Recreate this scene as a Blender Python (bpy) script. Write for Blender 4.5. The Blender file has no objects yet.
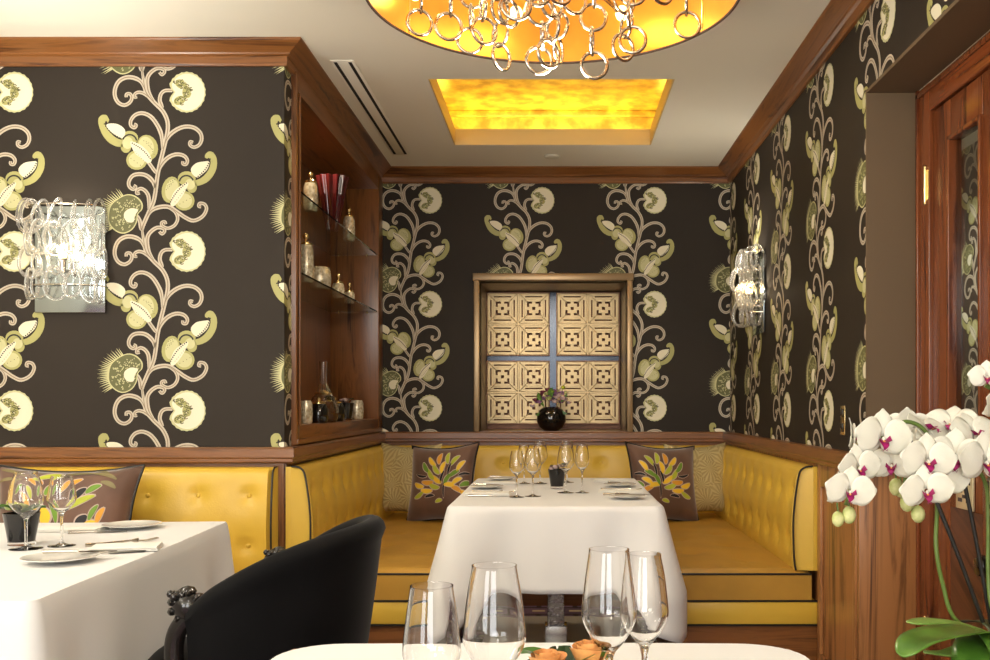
import bpy, bmesh, math, random
from mathutils import Vector, Matrix
PI = math.pi
random.seed(7)
S = bpy.context.scene
C = S.collection
F = 985.0; CH = 1.13          # focal length in pixels of a 990 px wide frame, camera height

# ------------------------------------------------------------------ camera
cam = bpy.data.cameras.new('camera'); camo = bpy.data.objects.new('camera', cam); C.objects.link(camo)
cam.sensor_width = 36; cam.lens = 36 * F / 990
cam.shift_x = -62 / 990; cam.shift_y = 73 / 990
cam.clip_start = 0.02
camo.location = (0, 0, CH); camo.rotation_euler = (PI / 2, 0, 0)
S.camera = camo

# ------------------------------------------------------------------ world, exposure, large lights
S.view_settings.view_transform = 'Standard'; S.view_settings.look = 'None'
S.view_settings.gamma = 1; S.view_settings.use_curve_mapping = False
S.view_settings.exposure = 0.15
w = bpy.data.worlds.new('world'); S.world = w; w.use_nodes = True
w.node_tree.nodes['Background'].inputs[0].default_value = (0.85, 0.9, 1.0, 1)
w.node_tree.nodes['Background'].inputs[1].default_value = 1.0

def area(name, loc, rot, sx, sy, power, col):
    l = bpy.data.lights.new(name, 'AREA'); l.shape = 'RECTANGLE'; l.size = sx; l.size_y = sy
    l.energy = power; l.color = col
    o = bpy.data.objects.new(name, l); C.objects.link(o); o.location = loc; o.rotation_euler = rot
    return o
def point(name, loc, power, col, r=0.02, parent=None):
    l = bpy.data.lights.new(name, 'POINT'); l.energy = power; l.color = col; l.shadow_soft_size = r
    o = bpy.data.objects.new(name, l); C.objects.link(o); o.location = loc; o.parent = parent
    return o
def spot(name, loc, power, col, ang=110, r=0.05, rot=(0, 0, 0), blend=0.8):
    l = bpy.data.lights.new(name, 'SPOT'); l.energy = power; l.color = col; l.shadow_soft_size = r
    l.spot_size = math.radians(ang); l.spot_blend = blend
    o = bpy.data.objects.new(name, l); C.objects.link(o); o.location = loc; o.rotation_euler = rot
    return o
WARM = (1.0, 0.80, 0.55); NEUT = (1.0, 0.945, 0.85); DAY = (.98, 0.98, 0.96)
# daylight through the two windows behind the camera
for wx in (-2.3, -0.1):
    area('window_daylight', (wx, -2.45, 1.55), (PI / 2, 0, 0), 1.5, 1.7, 52, DAY)
# added unseen spots facing up, behind and beside the camera, brightening the ceiling
for ux, uy, up_ in ((-2.9, -1.6, 130), (-2.9, 1.2, 130), (.55, -1.6, 140), (-1.9, 3.2, 25)):
    spot('uplight_fill', (ux, uy, 1.75), up_, (1, .95, .85), 150, .15, (PI, 0, 0))
# added point fill outside the picture for ceiling and walls, no pendants modelled
for px_, py_, pz_, pp_ in ((-2.5, 1.9, 2.0, 26), (-.4, -.5, 1.95, 19), (-2.6, -1.2, 2.0, 22)):
    l_ = bpy.data.lights.new('offscreen_fill', 'POINT'); l_.energy = pp_; l_.color = (1, .93, .82); l_.shadow_soft_size = .14
    o_ = bpy.data.objects.new('offscreen_fill', l_); C.objects.link(o_); o_.location = (px_, py_, pz_)
# added overhead fill for the dining room, without fixtures
for dx, dy, p in ((-2.4, 0.6, 32), (-0.3, 0.5, 30), (-2.4, 2.5, 34), (-0.8, -1.4, 26), (-2.6, -1.4, 20)):
    spot('overhead_fill', (dx, dy, 2.55), p, NEUT, 150, 0.08)
for dx, dy, p in ((-0.62, 5.15, 15), (0.66, 5.15, 15), (0.7, 3.7, 5)):  # added overhead fill in the alcove, whose ceiling has no downlights
    spot('overhead_fill', (dx, dy, 2.56), p, (1, .86, .66), 120, 0.05)

# ------------------------------------------------------------------ materials
def nt(name):
    m = bpy.data.materials.new(name); m.use_nodes = True
    n = m.node_tree.nodes; return m, n, m.node_tree.links, n['Principled BSDF']
def mat(name, col, rough=0.5, metal=0.0, var=0.0, scale=8.0, bump=0.0, bscale=60.0, trans=0.0, ior=1.45,
        sheen=0.0, coat=0.0, sub=0.0, emit=None, es=0.0, col2=None, spec=0.5):
    m, n, L, b = nt(name)
    b.inputs['Base Color'].default_value = (*col, 1); b.inputs['Roughness'].default_value = rough
    b.inputs['Metallic'].default_value = metal; b.inputs['Transmission Weight'].default_value = trans
    b.inputs['IOR'].default_value = ior; b.inputs['Sheen Weight'].default_value = sheen
    b.inputs['Coat Weight'].default_value = coat; b.inputs['Subsurface Weight'].default_value = sub
    b.inputs['Specular IOR Level'].default_value = spec
    if sub: b.inputs['Subsurface Radius'].default_value = (.01, .008, .006)
    if emit: b.inputs['Emission Color'].default_value = (*emit, 1); b.inputs['Emission Strength'].default_value = es
    tc = n.new('ShaderNodeTexCoord')
    if var > 0 or col2:
        nz = n.new('ShaderNodeTexNoise'); nz.inputs['Scale'].default_value = scale; nz.inputs['Detail'].default_value = 4
        L.new(tc.outputs['Object'], nz.inputs['Vector'])
        mx = n.new('ShaderNodeValToRGB')
        c2 = col2 if col2 else tuple(c * (1 - var) for c in col)
        c1 = col if col2 else tuple(min(1, c * (1 + var)) for c in col)
        mx.color_ramp.elements[0].color = (*c2, 1); mx.color_ramp.elements[1].color = (*c1, 1)
        mx.color_ramp.elements[0].position = .35; mx.color_ramp.elements[1].position = .65
        L.new(nz.outputs['Fac'], mx.inputs['Fac']); L.new(mx.outputs['Color'], b.inputs['Base Color'])
    if bump > 0:
        n2 = n.new('ShaderNodeTexNoise'); n2.inputs['Scale'].default_value = bscale; n2.inputs['Detail'].default_value = 3
        L.new(tc.outputs['Object'], n2.inputs['Vector'])
        bp = n.new('ShaderNodeBump'); bp.inputs['Strength'].default_value = bump; bp.inputs['Distance'].default_value = .01
        L.new(n2.outputs['Fac'], bp.inputs['Height']); L.new(bp.outputs['Normal'], b.inputs['Normal'])
    return m
def wood(name, axis, dark=(.065, .021, .007), light=(.27, .105, .028), rough=.3, scale=1.0, rot=None, contrast=1.0):
    m, n, L, b = nt(name)
    tc = n.new('ShaderNodeTexCoord'); mp = n.new('ShaderNodeMapping')
    sc = [14 * scale] * 3; sc['xyz'.index(axis)] = 0.9 * scale
    mp.inputs['Scale'].default_value = sc
    if rot:
        m0 = n.new('ShaderNodeMapping'); m0.inputs['Rotation'].default_value = rot
        L.new(tc.outputs['Object'], m0.inputs['Vector']); L.new(m0.outputs['Vector'], mp.inputs['Vector'])
    else:
        L.new(tc.outputs['Object'], mp.inputs['Vector'])
    nz = n.new('ShaderNodeTexNoise'); nz.inputs['Scale'].default_value = 1.0; nz.inputs['Detail'].default_value = 6
    nz.inputs['Roughness'].default_value = .62; nz.inputs['Distortion'].default_value = 1.6
    L.new(mp.outputs['Vector'], nz.inputs['Vector'])
    wv = n.new('ShaderNodeMath'); wv.operation = 'MULTIPLY'; wv.inputs[1].default_value = 16
    L.new(nz.outputs['Fac'], wv.inputs[0])
    sn = n.new('ShaderNodeMath'); sn.operation = 'SINE'; L.new(wv.outputs[0], sn.inputs[0])
    ad = n.new('ShaderNodeMath'); ad.operation = 'MULTIPLY_ADD'; ad.inputs[1].default_value = .17 * contrast; ad.inputs[2].default_value = 0
    L.new(sn.outputs[0], ad.inputs[0])
    sm = n.new('ShaderNodeMath'); sm.operation = 'ADD'; L.new(ad.outputs[0], sm.inputs[0]); L.new(nz.outputs['Fac'], sm.inputs[1])
    cr = n.new('ShaderNodeValToRGB'); e = cr.color_ramp.elements
    e[0].position = .3; e[0].color = (*dark, 1); e[1].position = .74; e[1].color = (*light, 1)
    L.new(sm.outputs[0], cr.inputs['Fac']); L.new(cr.outputs['Color'], b.inputs['Base Color'])
    b.inputs['Roughness'].default_value = rough; b.inputs['Coat Weight'].default_value = .1; b.inputs['Coat Roughness'].default_value = .18
    return m
WX = wood('walnut_along_width', 'x'); WY = wood('walnut_along_depth', 'y'); WZ = wood('walnut_upright', 'z')
WPAN = wood('walnut_veneer_panel', 'z', (.09, .032, .010), (.38, .165, .055), .35, .75, contrast=1.5)
WDIAG = wood('walnut_diagonal_veneer', 'z', (.03, .009, .004), (.13, .045, .018), .3, 1.3, rot=(math.radians(62), 0, 0))
WDOOR = wood('door_timber', 'z', (.075, .018, .006), (.21, .062, .02), .25, 1.0)
M = {}
M['paper'] = mat('charcoal_wallpaper', (.026, .019, .013), .65, var=.06, scale=3, bump=.05, bscale=300, spec=.35)
M['pstem'] = mat('wallpaper_taupe_print', (.56, .49, .38), .5)
M['pstem2'] = mat('wallpaper_brown_dots', (.25, .19, .12), .5)
M['pcream'] = mat('wallpaper_cream_print', (.80, .75, .56), .5)
M['pgreen'] = mat('wallpaper_lime_print', (.41, .39, .14), .5)
M['pgreen2'] = mat('wallpaper_pale_lime_print', (.58, .56, .29), .5)
M['polive'] = mat('wallpaper_olive_print', (.13, .13, .045), .5)
M['pdark'] = mat('wallpaper_black_print', (.02, .018, .012), .5)
M['ceil'] = mat('cream_ceiling_paint', (.88, .845, .73), .7, bump=.02, bscale=200)
M['plain'] = mat('pale_plaster', (.62, .58, .48), .8)
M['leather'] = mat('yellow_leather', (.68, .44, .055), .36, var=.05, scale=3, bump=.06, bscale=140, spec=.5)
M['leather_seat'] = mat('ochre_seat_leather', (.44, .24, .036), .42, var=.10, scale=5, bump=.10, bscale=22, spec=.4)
M['piping'] = mat('black_piping', (.012, .01, .009), .4)
M['cloth'] = mat('white_linen', (.71, .70, .685), .75, bump=.12, bscale=7, sheen=.2)
M['napkin'] = mat('white_napkin', (.80, .78, .72), .8, bump=.15, bscale=40)
M['velvet'] = mat('black_velvet', (.004, .0038, .004), .8, sheen=.07, var=.3, scale=5, spec=.15)
M['velvet'].node_tree.nodes['Principled BSDF'].inputs['Sheen Roughness'].default_value = .35
M['ebony'] = mat('ebonised_carved_wood', (.010, .008, .007), .2, coat=.5)
M['glass'] = mat('clear_glass', (1, 1, 1), .0, trans=1.0, ior=1.45)
M['linkglass'] = mat('blown_glass', (1, .985, .95), .02, trans=.9, ior=1.5)
M['pane'] = mat('door_glass', (.9, .95, .93), .0, trans=1.0, ior=1.5)
M['chrome'] = mat('polished_nickel', (.50, .45, .38), .14, metal=1.0)
M['mirror'] = mat('mirror_plate', (.42, .48, .50), .12, metal=1.0)
M['steel'] = mat('brushed_steel', (.52, .52, .53), .22, metal=1.0)
M['smoked'] = mat('smoked_mirror', (.035, .04, .05), .2, metal=.9)
M['baseplate'] = mat('satin_steel_plate', (.75, .71, .62), .3, metal=.25)
M['emboss'] = mat('embossed_metal', (.30, .28, .28), .2, metal=1.0, bump=1.0, bscale=45)
M['brass'] = mat('aged_brass', (.80, .62, .30), .25, metal=1.0, var=.1)
M['paleplate'] = mat('pale_brass_plate', (.86, .76, .48), .35, metal=.6)
M['goldleaf'] = mat('gold_leaf', (.88, .62, .14), .38, metal=.6, var=.38, scale=12, bump=.15, bscale=14)
M['goldlip'] = mat('pale_gold_paint', (.72, .56, .26), .5, metal=.2)
M['goldshade'] = mat('gold_shade_lining', (.70, .32, .045), .36, metal=.8, var=.12, scale=5, bump=.05, bscale=10)
M['shade'] = mat('dark_shade_fabric', (.04, .02, .012), .7)
M['black_glass'] = mat('black_glass', (.008, .007, .006), .06, coat=.6)
M['blackpot'] = mat('black_tumbler', (.010, .009, .009), .15, coat=.3)
M['china'] = mat('white_china', (.80, .79, .74), .12, coat=.4)
M['taupe'] = mat('taupe_fabric_casing', (.135, .09, .048), .6, bump=.05, bscale=300)
M['bronze'] = mat('tan_bronze_frame', (.34, .235, .13), .35, metal=.6)
M['lattice'] = mat('gilt_lattice', (.46, .34, .18), .36, metal=.6, var=.1, scale=6)
M['lattback'] = mat('bronze_mirror', (.16, .065, .03), .4, metal=.4, var=.3, scale=3)
M['recess'] = mat('recess_lining', (.40, .32, .22), .4, metal=.3)
M['mercury'] = mat('mercury_glass', (.86, .80, .64), .22, metal=.35, col2=(.42, .36, .24), scale=60, bump=.3, bscale=50)
M['ribred'] = mat('oxblood_glass', (.06, .006, .008), .12, coat=.5)
M['slot'] = mat('dark_slot', (.02, .018, .015), .8)
M['frame_white'] = mat('white_metal_trim', (.74, .71, .6), .5)
M['petal'] = mat('white_petal', (.70, .68, .59), .5, sub=.15, bump=.08, bscale=60)
M['lip'] = mat('magenta_lip', (.36, .006, .13), .4, col2=(.18, .003, .05), scale=90)
M['pollen'] = mat('orange_throat', (.75, .35, .08), .5)
M['bud'] = mat('green_white_bud', (.62, .62, .30), .45, col2=(.40, .46, .14), scale=50)
M['leaf'] = mat('orchid_leaf', (.11, .24, .03), .3, coat=.3, col2=(.05, .13, .015), scale=14)
M['leaf2'] = mat('pale_leaf', (.20, .33, .07), .4, col2=(.12, .22, .04), scale=20)
M['darkleaf'] = mat('dark_leaf', (.025, .05, .012), .35, col2=(.012, .03, .008), scale=30)
M['stem'] = mat('green_stem', (.10, .16, .03), .45)
M['stake'] = mat('black_stake', (.012, .011, .010), .35)
M['peach'] = mat('peach_petal', (.80, .42, .14), .55, col2=(.66, .26, .08), scale=60, sub=.1)
M['mauve'] = mat('mauve_petal', (.52, .28, .46), .6, col2=(.32, .12, .28), scale=60)
M['palepink'] = mat('pale_pink_petal', (.70, .52, .50), .6)
M['plum'] = mat('plum_petal', (.34, .09, .12), .6, col2=(.22, .05, .08), scale=60)
M['lime'] = mat('lime_flower', (.30, .46, .05), .6)
M['brownpod'] = mat('brown_bloom', (.16, .08, .06), .6, col2=(.30, .18, .14), scale=60)
M['bulb'] = mat('lit_bulb', (1, .8, .5), .3, emit=(1, .66, .25), es=7)
M['led'] = mat('lit_led_tape', (1, .8, .4), .3, emit=(1, .66, .18), es=4)
M['dl'] = mat('lit_downlight', (1, .9, .7), .3, emit=(1, .85, .6), es=6)
M['felt'] = mat('brown_pillow_velvet', (.125, .060, .036), .6, sheen=.5, var=.25, scale=6)
M['p_green'] = mat('green_applique', (.16, .30, .03), .6); M['p_lime'] = mat('lime_applique', (.45, .50, .04), .6)
M['p_yel'] = mat('yellow_applique', (.85, .55, .03), .6); M['p_orange'] = mat('orange_applique', (.72, .33, .03), .6)
M['p_blk'] = mat('black_applique', (.010, .009, .012), .6); M['p_tan'] = mat('olive_stitching', (.24, .20, .09), .6)
M['p_pink'] = mat('pale_stitch', (.55, .42, .36), .6)

def burst(name):
    m, n, L, b = nt(name)
    tc = n.new('ShaderNodeTexCoord')
    v = n.new('ShaderNodeTexVoronoi'); v.inputs['Scale'].default_value = 7.5
    L.new(tc.outputs['Object'], v.inputs['Vector'])
    sub = n.new('ShaderNodeVectorMath'); sub.operation = 'SCALE'; sub.inputs['Scale'].default_value = 7.5
    L.new(tc.outputs['Object'], sub.inputs[0])
    po = n.new('ShaderNodeVectorMath'); po.operation = 'SCALE'; po.inputs['Scale'].default_value = 7.5
    L.new(v.outputs['Position'], po.inputs[0])
    d = n.new('ShaderNodeVectorMath'); d.operation = 'SUBTRACT'; L.new(sub.outputs[0], d.inputs[0]); L.new(po.outputs[0], d.inputs[1])
    sp = n.new('ShaderNodeSeparateXYZ'); L.new(d.outputs[0], sp.inputs[0])
    at = n.new('ShaderNodeMath'); at.operation = 'ARCTAN2'; L.new(sp.outputs['X'], at.inputs[0]); L.new(sp.outputs['Z'], at.inputs[1])
    ml = n.new('ShaderNodeMath'); ml.operation = 'MULTIPLY'; ml.inputs[1].default_value = 16; L.new(at.outputs[0], ml.inputs[0])
    sn = n.new('ShaderNodeMath'); sn.operation = 'SINE'; L.new(ml.outputs[0], sn.inputs[0])
    cr = n.new('ShaderNodeValToRGB'); e = cr.color_ramp.elements
    e[0].position = .2; e[0].color = (.40, .31, .13, 1); e[1].position = .8; e[1].color = (.56, .46, .23, 1)
    mr = n.new('ShaderNodeMapRange'); mr.inputs[1].default_value = -1; L.new(sn.outputs[0], mr.inputs[0]); L.new(mr.outputs[0], cr.inputs['Fac'])
    L.new(cr.outputs['Color'], b.inputs['Base Color']); b.inputs['Roughness'].default_value = .5; b.inputs['Metallic'].default_value = .0
    bp = n.new('ShaderNodeBump'); bp.inputs['Strength'].default_value = .35; bp.inputs['Distance'].default_value = .004
    L.new(sn.outputs[0], bp.inputs['Height']); L.new(bp.outputs['Normal'], b.inputs['Normal'])
    return m
M['burst'] = burst('gold_starburst_fabric')
def carpet():
    m, n, L, b = nt('patterned_carpet')
    tc = n.new('ShaderNodeTexCoord')
    def brick(sc, c1, c2, mo, msz):
        k = n.new('ShaderNodeTexBrick'); k.inputs['Scale'].default_value = 1
        k.inputs['Brick Width'].default_value = .20 * sc; k.inputs['Row Height'].default_value = .17 * sc
        k.inputs['Mortar Size'].default_value = msz; k.inputs['Mortar Smooth'].default_value = .1
        k.inputs['Color1'].default_value = (*c1, 1); k.inputs['Color2'].default_value = (*c2, 1); k.inputs['Mortar'].default_value = (*mo, 1)
        L.new(tc.outputs['Object'], k.inputs['Vector']); return k
    a = brick(1, (.22, .13, .21), (.10, .06, .10), (.035, .016, .016), .014)
    c = brick(1, (.6, .5, .32), (.6, .5, .32), (0, 0, 0), .068)
    mx = n.new('ShaderNodeMix'); mx.data_type = 'RGBA'
    L.new(c.outputs['Fac'], mx.inputs[0]); L.new(c.outputs['Color'], mx.inputs[6]); L.new(a.outputs['Color'], mx.inputs[7])
    L.new(mx.outputs[2], b.inputs['Base Color']); b.inputs['Roughness'].default_value = .9
    return m
M['carpet'] = carpet()

# ------------------------------------------------------------------ mesh helpers
class MB:
    """collects shapes and links them as one mesh object"""
    def __init__(s): s.v = []; s.f = []; s.m = []; s.sm = []; s.mats = []
    def mi(s, m):
        if m is None: m = s.mats[0] if s.mats else M['plain']
        if m not in s.mats: s.mats.append(m)
        return s.mats.index(m)
    def add(s, vs, fs, m=None, smooth=True):
        k = len(s.v); i = s.mi(m); s.v += [tuple(p) for p in vs]
        for f in fs: s.f.append([a + k for a in f]); s.m.append(i); s.sm.append(smooth)
    def poly(s, pts, m=None): s.add(pts, [list(range(len(pts)))], m, False)
    def box(s, x0, x1, y0, y1, z0, z1, m=None, bev=0.0, seg=2):
        if bev <= 0:
            vs = [(x0, y0, z0), (x1, y0, z0), (x1, y1, z0), (x0, y1, z0), (x0, y0, z1), (x1, y0, z1), (x1, y1, z1), (x0, y1, z1)]
            s.add(vs, [(0, 3, 2, 1), (4, 5, 6, 7), (0, 1, 5, 4), (1, 2, 6, 5), (2, 3, 7, 6), (3, 0, 4, 7)], m, False); return
        bm = bmesh.new(); bmesh.ops.create_cube(bm, size=1)
        for v in bm.verts:
            v.co = Vector(((x0 + x1) / 2 + v.co.x * (x1 - x0), (y0 + y1) / 2 + v.co.y * (y1 - y0), (z0 + z1) / 2 + v.co.z * (z1 - z0)))
        bmesh.ops.bevel(bm, geom=bm.edges[:], offset=bev, segments=seg, profile=.5, affect='EDGES')
        bm.verts.index_update()
        s.add([v.co.copy() for v in bm.verts], [[v.index for v in f.verts] for f in bm.faces], m, True); bm.free()
    def lathe(s, prof, c=(0, 0, 0), n=24, m=None, mod=None, close=False):
        vs = []; fs = []
        for (r, z) in prof:
            for k in range(n):
                a = 2 * PI * k / n; rr = r * (mod(a, z) if mod else 1)
                vs.append((c[0] + rr * math.cos(a), c[1] + rr * math.sin(a), c[2] + z))
        P = len(prof); R = P if close else P - 1
        for i in range(R):
            for k in range(n):
                j = (i + 1) % P
                fs.append((i * n + k, i * n + (k + 1) % n, j * n + (k + 1) % n, j * n + k))
        if not close:
            if prof[0][0] > 1e-6: fs.append(tuple(range(n))[::-1])
            if prof[-1][0] > 1e-6: fs.append(tuple((P - 1) * n + k for k in range(n)))
        s.add(vs, fs, m)
    def tube(s, pts, r, n=8, closed=False, m=None, flat=1.0):
        pts = [Vector(p) for p in pts]; N = len(pts); vs = []; fs = []
        up = None
        for i, p in enumerate(pts):
            a = pts[(i - 1) % N] if (closed or i > 0) else p
            b = pts[(i + 1) % N] if (closed or i < N - 1) else p
            t = (b - a); t = t.normalized() if t.length > 1e-9 else Vector((0, 0, 1))
            if up is None:
                up = Vector((0, 0, 1)) if abs(t.z) < .9 else Vector((1, 0, 0))
            u = (up - t * up.dot(t)); u = u.normalized() if u.length > 1e-6 else t.orthogonal().normalized()
            v = t.cross(u); up = u
            rr = r[i] if isinstance(r, (list, tuple)) else r
            for k in range(n):
                a2 = 2 * PI * k / n
                vs.append(p + u * rr * math.cos(a2) + v * rr * flat * math.sin(a2))
        R = N if closed else N - 1
        for i in range(R):
            j = (i + 1) % N
            for k in range(n): fs.append((i * n + k, i * n + (k + 1) % n, j * n + (k + 1) % n, j * n + k))
        if not closed: fs.append(tuple(range(n))[::-1]); fs.append(tuple((N - 1) * n + k for k in range(n)))
        s.add(vs, fs, m)
    def grid(s, fn, nu, nv, m=None, wu=False, wv=False, flip=False):
        vs = []; fs = []
        NU = nu if wu else nu + 1; NV = nv if wv else nv + 1
        for i in range(NU):
            for j in range(NV): vs.append(fn(i / nu, j / nv))
        for i in range(nu):
            for j in range(nv):
                a = (i % NU) * NV + j % NV; b = ((i + 1) % NU) * NV + j % NV
                c = ((i + 1) % NU) * NV + (j + 1) % NV; d = (i % NU) * NV + (j + 1) % NV
                fs.append((a, d, c, b) if flip else (a, b, c, d))
        s.add(vs, fs, m)
    def ball(s, c, rx, ry=None, rz=None, n=12, m=None, rot=None):
        ry = ry or rx; rz = rz or rx; vs = []; fs = []
        c = Vector(c); k = n // 2
        for i in range(k + 1):
            for j in range(n):
                th = PI * i / k; ph = 2 * PI * j / n
                p = Vector((rx * math.sin(th) * math.cos(ph), ry * math.sin(th) * math.sin(ph), rz * math.cos(th)))
                if rot: p = rot @ p
                vs.append(c + p)
        for i in range(k):
            for j in range(n): fs.append((i * n + j, (i + 1) * n + j, (i + 1) * n + (j + 1) % n, i * n + (j + 1) % n))
        s.add(vs, fs, m)
    def build(s, name, m=None, parent=None, loc=None, rot=None, weld=False):
        if m is not None and not s.mats: s.mats = [m]
        elif m is not None and s.mats[0] is not m:
            s.mats = [x if x is not M['plain'] else m for x in s.mats]
        me = bpy.data.meshes.new(name); me.from_pydata(s.v, [], s.f)
        for x in s.mats: me.materials.append(x)
        me.polygons.foreach_set('material_index', s.m); me.polygons.foreach_set('use_smooth', s.sm)
        me.update()
        if weld:
            bm = bmesh.new(); bm.from_mesh(me); bmesh.ops.remove_doubles(bm, verts=bm.verts, dist=1e-5)
            bmesh.ops.recalc_face_normals(bm, faces=bm.faces); bm.to_mesh(me); bm.free()
        o = bpy.data.objects.new(name, me); C.objects.link(o)
        if parent is not None: o.parent = parent
        if loc is not None: o.location = loc
        if rot is not None: o.rotation_euler = rot
        try: me.set_sharp_from_angle(angle=math.radians(50))
        except Exception: pass
        return o
def tag(o, label, cat, group=None, kind=None):
    if label: o['label'] = label
    if cat: o['category'] = cat
    if group: o['group'] = group
    if kind: o['kind'] = kind
    return o
def thing(name, label, cat, loc=(0, 0, 0), rz=0, group=None):
    o = bpy.data.objects.new(name, None); C.objects.link(o); o.empty_display_size = .05
    o.location = loc; o.rotation_euler = (0, 0, rz); return tag(o, label, cat, group)
def dup(root, loc=None, rz=None, label=None, group=None, scale=None):
    r = root.copy(); C.objects.link(r)
    if loc is not None: r.location = loc
    if rz is not None: r.rotation_euler = (0, 0, rz)
    if scale: r.scale = scale
    if label: r['label'] = label
    if group: r['group'] = group
    for ch in list(root.children):
        c = ch.copy(); C.objects.link(c); c.parent = r
        for g in list(ch.children):
            d = g.copy(); C.objects.link(d); d.parent = c
    return r
def struct(o): o['kind'] = 'structure'; return o
def smoothpts(pts, k=6, closed=False):
    P = [Vector(p) for p in pts]; n = len(P); out = []
    rng = n if closed else n - 1
    for i in range(rng):
        p0 = P[(i - 1) % n] if (closed or i > 0) else P[0]; p1 = P[i]; p2 = P[(i + 1) % n]
        p3 = P[(i + 2) % n] if (closed or i + 2 < n) else P[-1]
        for j in range(k):
            t = j / k
            out.append(.5 * ((2 * p1) + (-p0 + p2) * t + (2 * p0 - 5 * p1 + 4 * p2 - p3) * t * t + (-p0 + 3 * p1 - 3 * p2 + p3) * t ** 3))
    if not closed: out.append(P[-1])
    return out

# ------------------------------------------------------------------ wallpaper repeat (flat printed shapes, in metres)
PW, PV = .698, .645
KP = PV / 160
def cv(R, x, y):
    oy = {1: 60, 2: 130, 3: 190}[R]
    return ((90 + x / 7.333 - 184.5) * KP, -((oy + y / 7.333) - 91) * KP)
SK = [0]
TILE = []        # (layer, material key, convex polygon)
def stroke(R, pts, w0, w1=None, key='pstem', inner=True, k=5):
    w1 = w1 if w1 is not None else w0
    P = smoothpts([(*cv(R, *p), 0) for p in pts], k)
    def strip(sc, key, lay):
        SK[0] += 1; lay = lay + (SK[0] % 20) * .035
        n = len(P); L = []; Rr = []
        for i, p in enumerate(P):
            a = P[max(0, i - 1)]; b = P[min(n - 1, i + 1)]; t = (b - a)
            t = t.normalized() if t.length > 0 else Vector((1, 0, 0)); nn = Vector((-t.y, t.x, 0))
            w = (w0 + (w1 - w0) * i / (n - 1)) * KP / 2 * sc * min(1, .45 + i / n * 4)
            L.append(p + nn * w); Rr.append(p - nn * w)
        for i in range(n - 1):
            TILE.append((lay, key, [(L[i].x, L[i].y), (Rr[i].x, Rr[i].y), (Rr[i + 1].x, Rr[i + 1].y), (L[i + 1].x, L[i + 1].y)]))
    strip(1, key, 1)
    if inner: strip(.22, 'pstem2', 2)
def blob(R, c, pts, key, lay, sm=4):
    P = smoothpts([(*cv(R, *p), 0) for p in pts], sm, True) if sm else [Vector((*cv(R, *p), 0)) for p in pts]
    c = cv(R, *c); n = len(P)
    for i in range(n):
        a = P[i]; b = P[(i + 1) % n]; TILE.append((lay, key, [c, (a.x, a.y), (b.x, b.y)]))
def oval(R, c, rx, ry, key, lay, a0=0, n=18):
    ca, sa = math.cos(a0), math.sin(a0)
    blob(R, c, [(c[0] + rx * math.cos(t) * ca - ry * math.sin(t) * sa, c[1] + rx * math.cos(t) * sa + ry * math.sin(t) * ca) for t in [2 * PI * k / n for k in range(n)]], key, lay, 0)
def ring(R, c, r, w, key, lay=3, a0=0, a1=2 * PI, n=10):
    if a1 is None: a1 = a0 + 4.9
    for k in range(n):
        t0 = a0 + (a1 - a0) * k / n; t1 = a0 + (a1 - a0) * (k + 1) / n
        q = [(c[0] + rr * math.cos(t), c[1] + rr * math.sin(t)) for rr, t in ((r - w, t0), (r, t0), (r, t1), (r - w, t1))]
        TILE.append((lay, key, [cv(R, *p) for p in q]))
stroke(1, [(378, 50), (392, 150), (410, 235), (465, 305), (530, 370), (565, 440), (570, 510), (552, 600), (530, 690), (510, 770), (493, 860), (482, 950), (465, 1040), (430, 1120), (395, 1200), (376, 1250)], 4.2)
stroke(1, [(415, 250), (378, 165), (330, 132), (270, 125), (215, 150), (185, 200), (180, 260), (205, 310), (250, 330), (290, 310), (306, 275), (292, 248), (266, 250), (264, 272)], 4.6, 3.2)
stroke(1, [(440, 280), (400, 247), (358, 235), (328, 248), (326, 272), (345, 270)], 4, 2.6)
stroke(3, [(468, 520), (428, 450), (418, 365), (440, 315), (490, 280), (535, 285), (547, 305), (528, 326), (508, 308)], 4.6, 3)
stroke(3, [(570, 130), (625, 165), (643, 215), (620, 262), (572, 284), (530, 266), (525, 243), (548, 236), (556, 254)], 3.6, 3)
stroke(1, [(535, 350), (512, 300), (520, 250), (550, 224), (605, 222)], 4.2, 3.4)
stroke(1, [(530, 650), (525, 560), (500, 490), (450, 420), (390, 390), (335, 400), (300, 440), (298, 480), (325, 497), (338, 478), (322, 470)], 4.6, 3)
stroke(1, [(535, 650), (570, 570), (620, 520), (690, 490), (760, 495), (808, 532), (820, 580), (802, 622), (765, 640), (735, 625), (735, 600), (757, 604)], 4.6, 3)
stroke(2, [(490, 340), (520, 260), (570, 205), (630, 180), (685, 188), (714, 220), (706, 252), (682, 250), (682, 230)], 4.6, 3)
stroke(2, [(488, 320), (462, 285), (430, 240), (400, 200)], 3.6)
stroke(2, [(475, 430), (460, 380), (420, 340), (370, 325), (315, 335), (285, 375), (286, 415), (315, 437), (335, 420), (318, 408)], 4.6, 3)
stroke(2, [(430, 590), (430, 500), (410, 455), (375, 432), (345, 445), (342, 468), (364, 464)], 4.2, 3)
stroke(2, [(405, 660), (450, 595), (510, 568), (580, 568), (640, 604), (700, 645), (760, 668), (825, 638), (855, 585), (842, 548), (806, 540), (798, 562), (816, 566)], 4.6, 3)
stroke(3, [(374, 300), (362, 225), (332, 185)], 4, 4)
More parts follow.
